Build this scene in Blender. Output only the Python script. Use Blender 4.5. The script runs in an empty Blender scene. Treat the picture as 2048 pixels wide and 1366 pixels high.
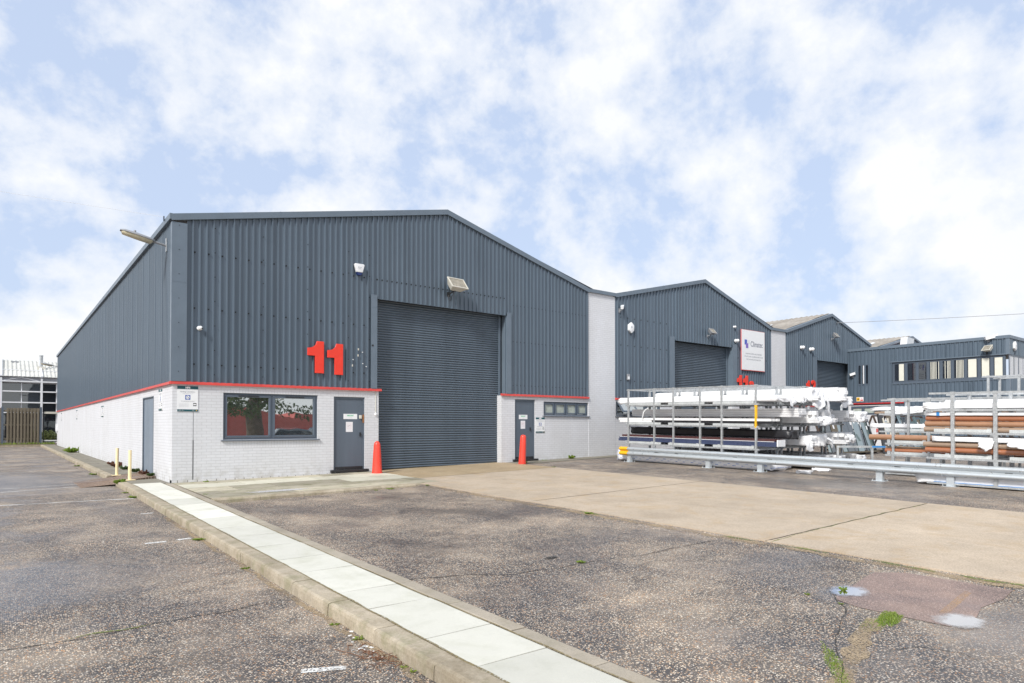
import bpy, bmesh, math, random
from mathutils import Vector, Matrix, noise, Euler
R = math.radians
random.seed(7)
S = bpy.context.scene
C = S.collection

# ------------------------------------------------------------------ camera
cam = bpy.data.cameras.new('camera'); camo = bpy.data.objects.new('camera', cam); C.objects.link(camo)
camo.location = (-3.3223, -17.8084, 1.4026)
YAW, PITCH = 0.9093, 0.0155
fw = Vector((math.cos(YAW)*math.cos(PITCH), math.sin(YAW)*math.cos(PITCH), math.sin(PITCH)))
camo.rotation_euler = fw.to_track_quat('-Z', 'Y').to_euler()
cam.sensor_width = 36; cam.lens = 36*1315.3/2048
cam.shift_y = (831.8-683)/2048
cam.clip_start = 0.05; cam.clip_end = 3000
S.camera = camo
# ------------------------------------------------------------------ world, sun, exposure
SUN_EL, SUN_AZ = R(40), R(246)       # azimuth clockwise from +Y: the light comes from the front left
W = bpy.data.worlds.new('World'); S.world = W; W.use_nodes = True
def world():
    nt = W.node_tree; N = nt.nodes; L = nt.links; N.clear()
    out = N.new('ShaderNodeOutputWorld'); bg = N.new('ShaderNodeBackground'); L.new(bg.outputs[0], out.inputs[0])
    sky = N.new('ShaderNodeTexSky'); sky.sky_type = 'NISHITA'; sky.sun_disc = False
    sky.sun_elevation = SUN_EL; sky.sun_rotation = SUN_AZ; sky.dust_density = 2.0
    tc = N.new('ShaderNodeTexCoord')
    sep = N.new('ShaderNodeSeparateXYZ'); L.new(tc.outputs['Generated'], sep.inputs[0])
    def m(op, a, b=None, c=None, clamp=False):
        n = N.new('ShaderNodeMath'); n.operation = op; n.use_clamp = clamp
        for i, v in enumerate((a, b, c)):
            if v is None: continue
            if isinstance(v, (int, float)): n.inputs[i].default_value = v
            else: L.new(v, n.inputs[i])
        return n.outputs[0]
    cmb = N.new('ShaderNodeMapping'); L.new(tc.outputs['Generated'], cmb.inputs[0]); cmb.inputs['Scale'].default_value = (1.0, 1.0, 1.15); cmb.inputs['Location'].default_value = SKYOFF
    def ns(scale, det, rough, dist, vec):
        n = N.new('ShaderNodeTexNoise'); n.inputs['Scale'].default_value = scale; n.inputs['Detail'].default_value = det
        n.inputs['Roughness'].default_value = rough; n.inputs['Distortion'].default_value = dist; L.new(vec, n.inputs['Vector']); return n.outputs['Fac']
    big = ns(5.6, 11, 0.56, 0.1, cmb.outputs[0]); small = ns(17.0, 8, 0.62, 0.1, cmb.outputs[0])
    f = m('ADD', m('MULTIPLY', big, 0.78), m('MULTIPLY', small, 0.22))
    hor = m('MULTIPLY', m('SUBTRACT', 0.24, sep.outputs[2], clamp=True), 0.38)
    f = m('ADD', f, hor)
    rp = N.new('ShaderNodeValToRGB'); L.new(f, rp.inputs[0])
    e = rp.color_ramp.elements; e[0].position = 0.425; e[0].color = (0, 0, 0, 1); e[1].position = 0.585; e[1].color = (1, 1, 1, 1)
    x = e.new(0.495); x.color = (0.55, 0.55, 0.55, 1)
    # the clear sky, pale with thin veil
    mul = N.new('ShaderNodeMix'); mul.data_type = 'RGBA'; mul.blend_type = 'MIX'; mul.inputs[0].default_value = 0.80
    sc = N.new('ShaderNodeVectorMath'); sc.operation = 'SCALE'; L.new(sky.outputs[0], sc.inputs[0]); sc.inputs['Scale'].default_value = 1.0
    L.new(sc.outputs[0], mul.inputs[6]); mul.inputs[7].default_value = (4.35, 5.15, 6.7, 1)
    shade = ns(3.4, 6, 0.5, 0.0, cmb.outputs[0])
    cl = N.new('ShaderNodeMix'); cl.data_type = 'RGBA'; L.new(shade, cl.inputs[0])
    cl.inputs[6].default_value = (6.2, 6.4, 6.7, 1); cl.inputs[7].default_value = (7.0, 7.0, 7.0, 1)
    mx = N.new('ShaderNodeMix'); mx.data_type = 'RGBA'; L.new(rp.outputs[0], mx.inputs[0])
    L.new(mul.outputs[2], mx.inputs[6]); L.new(cl.outputs[2], mx.inputs[7])
    L.new(mx.outputs[2], bg.inputs[0]); bg.inputs[1].default_value = 0.1
SKYOFF = (5.3, 2.2, 0.7)
world()
sl = bpy.data.lights.new('sun', 'SUN'); sl.energy = 2.6; sl.angle = R(10); sl.color = (1, 0.965, 0.91)
so = bpy.data.objects.new('sun', sl); C.objects.link(so); so.location = (-10, -20, 30)
sd = Vector((math.sin(SUN_AZ)*math.cos(SUN_EL), math.cos(SUN_AZ)*math.cos(SUN_EL), math.sin(SUN_EL)))
so.rotation_euler = sd.to_track_quat('Z', 'Y').to_euler()
S.view_settings.view_transform = 'Standard'; S.view_settings.look = 'None'
S.view_settings.exposure = 0.60; S.view_settings.gamma = 1.0
S.render.engine = 'CYCLES'

# ------------------------------------------------------------------ materials
def newmat(name):
    m = bpy.data.materials.new(name); m.use_nodes = True
    return m, m.node_tree.nodes, m.node_tree.links, m.node_tree.nodes['Principled BSDF']
class G:                                    # small node helper
    def __init__(s, m): s.N = m.node_tree.nodes; s.L = m.node_tree.links
    def put(s, sock, v):
        if v is None: return
        if isinstance(v, bpy.types.NodeSocket): s.L.new(v, sock)
        else: sock.default_value = v
    def obj(s, src='Object'): return s.N.new('ShaderNodeTexCoord').outputs[src]
    def pos(s): return s.N.new('ShaderNodeNewGeometry').outputs['Position']
    def rnd(s): return s.N.new('ShaderNodeNewGeometry').outputs['Random Per Island']
    def math(s, op, a, b=None, clamp=False):
        n = s.N.new('ShaderNodeMath'); n.operation = op; n.use_clamp = clamp; s.put(n.inputs[0], a); s.put(n.inputs[1], b); return n.outputs[0]
    def noise(s, v, scale, detail=4, rough=0.55, dist=0.0, out='Fac'):
        n = s.N.new('ShaderNodeTexNoise'); s.put(n.inputs['Vector'], v)
        n.inputs['Scale'].default_value = scale; n.inputs['Detail'].default_value = detail
        n.inputs['Roughness'].default_value = rough; n.inputs['Distortion'].default_value = dist; return n.outputs[out]
    def vor(s, v, scale, feature='F1', out='Color'):
        n = s.N.new('ShaderNodeTexVoronoi'); n.feature = feature; s.put(n.inputs['Vector'], v); n.inputs['Scale'].default_value = scale; return n.outputs[out]
    def ramp(s, f, stops, interp='LINEAR'):
        n = s.N.new('ShaderNodeValToRGB'); s.put(n.inputs[0], f); cr = n.color_ramp; cr.interpolation = interp
        while len(cr.elements) < len(stops): cr.elements.new(0.5)
        for e, (p, c) in zip(cr.elements, stops): e.position = p; e.color = c if len(c) == 4 else (*c, 1)
        return n.outputs[0]
    def mix(s, f, a, b, blend='MIX'):
        n = s.N.new('ShaderNodeMix'); n.data_type = 'RGBA'; n.blend_type = blend
        s.put(n.inputs[0], f); s.put(n.inputs[6], a if isinstance(a, bpy.types.NodeSocket) else (*a, 1)[:4]); s.put(n.inputs[7], b if isinstance(b, bpy.types.NodeSocket) else (*b, 1)[:4]); return n.outputs[2]
    def maprange(s, v, a, b, c, d):
        n = s.N.new('ShaderNodeMapRange'); n.clamp = True
        for i, x in enumerate((v, a, b, c, d)): s.put(n.inputs[i], x)
        return n.outputs[0]
    def scale(s, v, sx, sy, sz):
        n = s.N.new('ShaderNodeMapping'); s.put(n.inputs[0], v); n.inputs['Scale'].default_value = (sx, sy, sz); return n.outputs[0]
    def sep(s, v): n = s.N.new('ShaderNodeSeparateXYZ'); s.put(n.inputs[0], v); return n.outputs
    def comb(s, x, y, z): n = s.N.new('ShaderNodeCombineXYZ'); s.put(n.inputs[0], x); s.put(n.inputs[1], y); s.put(n.inputs[2], z); return n.outputs[0]
    def bump(s, h, st=0.3, d=0.01):
        n = s.N.new('ShaderNodeBump'); n.inputs['Strength'].default_value = st; n.inputs['Distance'].default_value = d; s.put(n.inputs['Height'], h); return n.outputs[0]
def c3(c, k): return tuple(min(1, x*k) for x in c[:3])
def plain(name, col, rough=0.5, metal=0.0, var=0.12, scale=6.0, island=0.0, streak=False, bump=0.0, spec=0.5):
    m, N, L, P = newmat(name); g = G(m); o = g.obj()
    if streak: o2 = g.scale(o, 1, 1, 0.12)
    else: o2 = o
    n = g.noise(o2, scale, 6, 0.6)
    colr = g.ramp(n, [(0.25, c3(col, 1-var)), (0.75, c3(col, 1+var))])
    if island: colr = g.mix(1.0, colr, g.ramp(g.rnd(), [(0, (1-island,)*3), (1, (1, 1, 1))]), 'MULTIPLY')
    L.new(colr, P.inputs['Base Color']); P.inputs['Metallic'].default_value = metal
    L.new(g.maprange(g.noise(o, scale*2.3, 3), 0.3, 0.7, max(0.02, rough-0.08), min(1, rough+0.08)), P.inputs['Roughness'])
    P.inputs['Specular IOR Level'].default_value = spec
    if bump: L.new(g.bump(g.noise(o, scale*8, 4), bump, 0.01), P.inputs['Normal'])
    return m
def mk_cladding(name, col, k=1.0):
    m, N, L, P = newmat(name); g = G(m); p = g.pos()
    streaks = g.noise(g.scale(p, 3.0, 3.0, 0.10), 1.0, 6, 0.6)
    blot = g.noise(p, 0.45, 4, 0.6)
    a = g.ramp(streaks, [(0.25, c3(col, 0.80)), (0.5, col), (0.8, c3(col, 1.17))])
    b = g.mix(g.maprange(blot, 0.35, 0.7, 0, 0.28), a, c3((col[0]*1.05, col[1]*1.02, col[2]*0.98), 1.25))
    L.new(b, P.inputs['Base Color']); L.new(g.maprange(streaks, 0.2, 0.8, 0.24, 0.42), P.inputs['Roughness'])
    L.new(g.bump(g.noise(p, 2.2, 2), 0.06, 0.05), P.inputs['Normal'])
    return m
def mk_brick(name, paint, mortar, w=0.225, h=0.075, mort=0.006, soldier=False, bump=0.6):
    m, N, L, P = newmat(name); g = G(m); p = g.pos(); x, y, z = g.sep(p)
    u = g.math('ADD', x, y)
    vec = g.comb(z, u, 0.0) if soldier else g.comb(u, z, 0.0)
    b = N.new('ShaderNodeTexBrick'); g.put(b.inputs['Vector'], vec); b.inputs['Scale'].default_value = 1.0
    b.inputs['Brick Width'].default_value = w; b.inputs['Row Height'].default_value = h; b.inputs['Mortar Size'].default_value = mort
    b.inputs['Mortar Smooth'].default_value = 0.35; b.inputs['Bias'].default_value = -0.1
    if soldier: b.offset = 0.0
    wob = g.noise(p, 9, 4)
    b.inputs['Color1'].default_value = (*paint, 1); b.inputs['Color2'].default_value = (*c3(paint, 0.955), 1); b.inputs['Mortar'].default_value = (*mortar, 1)
    d = g.noise(g.scale(p, 1, 1, 0.35), 1.1, 6, 0.65)
    col = g.mix(1.0, b.outputs['Color'], g.ramp(d, [(0.25, (0.90, 0.895, 0.88)), (0.62, (1, 1, 1))]), 'MULTIPLY')
    low = g.math('MULTIPLY', g.maprange(z, -0.05, 0.5, 1.0, 0.0), g.maprange(g.noise(p, 5.5, 5), 0.45, 0.7, 0.0, 0.55))
    col = g.mix(low, col, (0.30, 0.28, 0.22))
    chip = g.maprange(g.noise(p, 28, 3), 0.735, 0.76, 0, 0.8)
    col = g.mix(chip, col, (0.34, 0.30, 0.26))
    L.new(col, P.inputs['Base Color']); P.inputs['Roughness'].default_value = 0.6
    hgt = g.math('ADD', g.math('MULTIPLY', b.outputs['Fac'], -1.0), g.math('MULTIPLY', g.noise(p, 60, 4), 0.25))
    L.new(g.bump(hgt, bump, 0.006), P.inputs['Normal'])
    return m
def mk_tarmac(name, matrix=(0.066, 0.061, 0.060), cover=0.68, scale=64, warm=1.0, fines=(0.38, 0.315, 0.245), pink=False, wet=()):
    m, N, L, P = newmat(name); g = G(m); p = g.pos()
    pp = g.scale(p, 1, 1, 0)
    wob = g.noise(pp, 45, 2, out='Color')
    vv = N.new('ShaderNodeVectorMath'); vv.operation = 'MULTIPLY_ADD'; L.new(wob, vv.inputs[0]); vv.inputs[1].default_value = (0.010,)*3; L.new(pp, vv.inputs[2])
    q = vv.outputs[0]
    cellc = g.vor(q, scale, 'F1', 'Color'); dist = g.vor(q, scale, 'F1', 'Distance')
    r, gg, bb = g.sep(cellc)
    big = g.noise(pp, 0.55, 5, 0.6); mid = g.noise(pp, 2.3, 5, 0.62)
    cov = g.math('ADD', cover-0.30, g.math('ADD', g.math('MULTIPLY', big, 0.42), g.math('MULTIPLY', mid, 0.22)))
    if pink: st = [(0, (0.28, 0.19, 0.165)), (0.4, (0.40, 0.27, 0.23)), (0.7, (0.52, 0.40, 0.35)), (1, (0.24, 0.16, 0.14))]
    else: st = [(0, (0.62, 0.51, 0.39)), (0.16, (0.42, 0.29, 0.19)), (0.32, (0.55, 0.44, 0.33)), (0.46, (0.29, 0.245, 0.21)), (0.60, (0.68, 0.58, 0.46)), (0.74, (0.50, 0.28, 0.14)), (0.83, (0.36, 0.32, 0.29)), (0.93, (0.78, 0.72, 0.62))]
    stone = g.ramp(gg, st, 'CONSTANT' if not pink else 'LINEAR')
    isst = g.math('LESS_THAN', r, cov)
    rad = g.math('ADD', 0.32, g.math('MULTIPLY', bb, 0.34))
    inside = g.maprange(g.math('SUBTRACT', rad, dist), -0.04, 0.06, 0, 1)
    mask = g.math('MULTIPLY', isst, inside)
    fine = g.noise(pp, 330, 3, 0.6)
    mcol = g.mix(fine, c3(matrix, 0.62), c3(matrix, 1.5))
    dust = g.maprange(g.math('ADD', g.math('MULTIPLY', big, 0.65), g.math('MULTIPLY', mid, 0.35)), 0.45, 0.65, 0.0, 0.75)
    mcol = g.mix(dust, mcol, fines)
    col = g.mix(mask, mcol, stone)
    # wet, low lying patches: darker and glossier
    wm = g.maprange(g.noise(pp, 0.75, 4, 0.5, 0.4), 0.47, 0.62, 0.0, 0.62)
    x, y, z = g.sep(p)
    for (wx, wy, rx, ry, k) in wet:
        dx = g.math('DIVIDE', g.math('SUBTRACT', x, wx), rx); dy = g.math('DIVIDE', g.math('SUBTRACT', y, wy), ry)
        dd = g.math('SQRT', g.math('ADD', g.math('MULTIPLY', dx, dx), g.math('MULTIPLY', dy, dy)))
        dd = g.math('ADD', dd, g.math('MULTIPLY', g.math('SUBTRACT', mid, 0.5), 1.4))
        wm = g.math('MAXIMUM', wm, g.maprange(dd, 0.55, 1.15, k, 0.0))
    col = g.mix(wm, col, g.mix(1.0, col, (0.62, 0.62, 0.66), 'MULTIPLY'))
    stn = g.maprange(g.noise(pp, 1.15, 6, 0.68, 0.6), 0.53, 0.66, 0.0, 0.5)
    col = g.mix(stn, col, g.mix(1.0, col, (0.50, 0.49, 0.50), 'MULTIPLY'))
    lgt = g.maprange(g.noise(pp, 0.9, 6, 0.66, 0.3), 0.52, 0.70, 0.0, 0.5)
    col = g.mix(lgt, col, g.mix(1.0, col, (1.6, 1.52, 1.42), 'MULTIPLY'))
    L.new(col, P.inputs['Base Color'])
    L.new(g.math('SUBTRACT', 0.68, g.math('MULTIPLY', wm, 0.46)), P.inputs['Roughness'])
    h = g.math('ADD', g.math('MULTIPLY', mask, g.math('SUBTRACT', 0.7, dist)), g.math('MULTIPLY', fine, 0.25))
    bn = N.new('ShaderNodeBump'); bn.inputs['Distance'].default_value = 0.006; L.new(h, bn.inputs['Height'])
    L.new(g.math('SUBTRACT', 0.85, g.math('MULTIPLY', wm, 0.55)), bn.inputs['Strength'])
    L.new(bn.outputs[0], P.inputs['Normal'])
    return m
def mk_concrete(name, col, var=0.18, moss=0.0, island=0.10, grit=0.25, edge=False, rough=0.8, stain=(0.22, 0.17, 0.10), stainamt=0.45, streak=False):
    m, N, L, P = newmat(name); g = G(m); p = g.pos()
    a = g.noise(p, 0.9, 6, 0.62); b = g.noise(p, 6.0, 5, 0.6); f = g.noise(p, 45, 8, 0.9)
    c = g.ramp(a, [(0.22, c3(col, 1-var)), (0.55, col), (0.8, c3(col, 1+var*0.55))])
    c = g.mix(1.0, c, g.ramp(b, [(0.2, (1-var*0.6,)*3), (0.7, (1, 1, 1))]), 'MULTIPLY')
    if edge: c = g.mix(1.0, c, g.ramp(g.noise(g.scale(p, 1.0, 0.45, 1), 1.3, 7, 0.72, 0.6), [(0.3, (0.90, 0.875, 0.84)), (0.62, (1.03, 1.02, 1.01))]), 'MULTIPLY')
    c = g.mix(1.0, c, g.ramp(f, [(0.3, (1-grit,)*3), (0.62, (1, 1, 1))]), 'MULTIPLY')
    if island: c = g.mix(1.0, c, g.ramp(g.rnd(), [(0, (1-island,)*3), (1, (1, 1, 1))]), 'MULTIPLY')
    st = g.maprange(g.noise(g.scale(p, 1, 1, 1), 1.6, 6, 0.65, 0.5), 0.52, 0.75, 0, stainamt)
    c = g.mix(st, c, stain)
    if streak: c = g.mix(1.0, c, g.ramp(g.noise(g.scale(p, 3.2, 3.2, 1.6), 1.0, 8, 0.78), [(0.32, (0.68, 0.645, 0.56)), (0.60, (1.06, 1.05, 1.03))]), 'MULTIPLY')
    if moss: c = g.mix(g.maprange(g.noise(p, 3.1, 6, 0.7), 0.50, 0.66, 0, moss), c, (0.135, 0.15, 0.05))
    L.new(c, P.inputs['Base Color']); P.inputs['Roughness'].default_value = rough
    L.new(g.bump(g.math('ADD', f, g.math('MULTIPLY', b, 2.0)), 0.25, 0.006), P.inputs['Normal'])
    return m
def mk_glass(name, col=(0.02, 0.026, 0.03), refl=0.30, rough=0.015):
    m, N, L, P = newmat(name); g = G(m)
    P.inputs['Base Color'].default_value = (*col, 1); P.inputs['Roughness'].default_value = 0.25
    gl = N.new('ShaderNodeBsdfGlossy'); gl.inputs['Roughness'].default_value = rough; gl.inputs['Color'].default_value = (0.92, 0.96, 0.96, 1)
    w = g.bump(g.noise(g.obj(), 1.3, 2), 0.05, 0.02); L.new(w, gl.inputs['Normal'])
    fr = N.new('ShaderNodeFresnel'); fr.inputs[0].default_value = 1.5
    mx = N.new('ShaderNodeMixShader'); L.new(g.math('ADD', g.math('MULTIPLY', fr.outputs[0], 0.8), refl, clamp=True), mx.inputs[0])
    L.new(P.outputs[0], mx.inputs[1]); L.new(gl.outputs[0], mx.inputs[2])
    L.new(mx.outputs[0], N['Material Output'].inputs[0]); return m
def mk_galv(name, col=(0.52, 0.54, 0.55), metal=0.45, rough=0.42, rust=0.5, mot=0.14):
    m, N, L, P = newmat(name); g = G(m); o = g.obj()
    v = g.vor(o, 55, 'F1', 'Color'); n = g.noise(o, 7, 5, 0.6)
    c = g.mix(g.sep(v)[0], c3(col, 1-mot), c3(col, 1+mot)); c = g.mix(1.0, c, g.ramp(n, [(0.25, (1-2*mot,)*3), (0.65, (1, 1, 1))]), 'MULTIPLY')
    c = g.mix(g.maprange(g.noise(o, 4.2, 6, 0.7), 0.66, 0.76, 0, rust), c, (0.20, 0.115, 0.06))
    L.new(c, P.inputs['Base Color']); P.inputs['Metallic'].default_value = metal
    L.new(g.maprange(n, 0.3, 0.7, rough-0.08, rough+0.12), P.inputs['Roughness']); return m
def mk_wrap(name, col=(0.88, 0.885, 0.90), printed=False, rough=0.45, bars=False):
    m, N, L, P = newmat(name); g = G(m); o = g.obj()
    n = g.noise(g.scale(o, 3, 0.7, 3), 4, 6, 0.65)
    c = g.ramp(n, [(0.25, c3(col, 0.9)), (0.6, col), (0.85, c3(col, 1.06))])
    x, y, z = g.sep(o)
    if printed:
        b = N.new('ShaderNodeTexBrick'); g.put(b.inputs['Vector'], g.comb(y, z, 0.0)); b.inputs['Scale'].default_value = 1
        b.inputs['Brick Width'].default_value = 0.30; b.inputs['Row Height'].default_value = 0.075; b.inputs['Mortar Size'].default_value = 0.0
        b.inputs['Color1'].default_value = (0, 0, 0, 1); b.inputs['Color2'].default_value = (1, 1, 1, 1)
        fx = g.math('FRACT', g.math('ADD', g.math('MULTIPLY', y, 3.33), g.math('MULTIPLY', g.math('FLOOR', g.math('MULTIPLY', z, 18.0)), 0.37)))
        fz = g.math('FRACT', g.math('MULTIPLY', z, 18.0))
        k = g.math('MULTIPLY', g.math('LESS_THAN', fx, 0.36), g.math('MULTIPLY', g.math('GREATER_THAN', fz, 0.30), g.math('LESS_THAN', fz, 0.62)))
        k = g.math('MULTIPLY', k, g.maprange(g.noise(o, 14, 3), 0.4, 0.55, 0.2, 1))
        c = g.mix(k, c, (0.10, 0.22, 0.60))
    if bars:
        fz = g.math('FRACT', g.math('MULTIPLY', z, 16.0))
        c = g.mix(g.math('LESS_THAN', fz, 0.07), c, c3(col, 0.45))
    L.new(c, P.inputs['Base Color']); P.inputs['Roughness'].default_value = rough
    L.new(g.bump(g.math('ADD', n, g.math('MULTIPLY', g.noise(g.scale(o, 1, 0.35, 1), 22, 6, 0.7, 0.8), 0.7)), 0.32, 0.02), P.inputs['Normal']); return m
def mk_paintline(name, col=(0.72, 0.72, 0.70), lo=0.47, hi=0.56):
    m, N, L, P = newmat(name); g = G(m); p = g.pos()
    P.inputs['Base Color'].default_value = (*col, 1); P.inputs['Roughness'].default_value = 0.7
    tr = N.new('ShaderNodeBsdfTransparent'); mx = N.new('ShaderNodeMixShader')
    k = g.math('MULTIPLY', g.maprange(g.noise(p, 2.2, 6, 0.7), lo-0.14, hi-0.02, 0, 1), g.maprange(g.noise(p, 55, 4, 0.7), 0.40, 0.52, 0, 1))
    L.new(k, mx.inputs[0]); L.new(tr.outputs[0], mx.inputs[1]); L.new(P.outputs[0], mx.inputs[2])
    L.new(mx.outputs[0], N['Material Output'].inputs[0]); return m
def mk_wood(name, col):
    m, N, L, P = newmat(name); g = G(m); p = g.pos()
    n = g.noise(g.scale(p, 9, 9, 0.8), 2.0, 6, 0.7)
    c = g.ramp(n, [(0.2, c3(col, 0.6)), (0.55, col), (0.85, c3(col, 1.3))])
    c = g.mix(1.0, c, g.ramp(g.rnd(), [(0, (0.72,)*3), (1, (1.0,)*3)]), 'MULTIPLY')
    L.new(c, P.inputs['Base Color']); P.inputs['Roughness'].default_value = 0.85; return m
def mk_roof(name, col, light):
    m, N, L, P = newmat(name); g = G(m); p = g.pos()
    n = g.noise(p, 0.8, 7, 0.7); f = g.noise(p, 7, 5, 0.7)
    c = g.mix(f, c3(col, 0.7), c3(col, 1.25)); c = g.mix(g.maprange(n, 0.45, 0.65, 0, 0.8), c, light)
    L.new(c, P.inputs['Base Color']); P.inputs['Roughness'].default_value = 0.9; return m
def mk_leaf(name, col, tip):
    m, N, L, P = newmat(name); g = G(m)
    c = g.mix(g.rnd(), col, tip); L.new(c, P.inputs['Base Color']); P.inputs['Roughness'].default_value = 0.55
    P.inputs['Subsurface Weight'].default_value = 0.0
    tl = N.new('ShaderNodeBsdfTranslucent'); L.new(c, tl.inputs[0]); mx = N.new('ShaderNodeMixShader'); mx.inputs[0].default_value = 0.3
    L.new(P.outputs[0], mx.inputs[1]); L.new(tl.outputs[0], mx.inputs[2]); L.new(mx.outputs[0], N['Material Output'].inputs[0]); return m
CLAD = (0.096, 0.129, 0.167)
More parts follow.
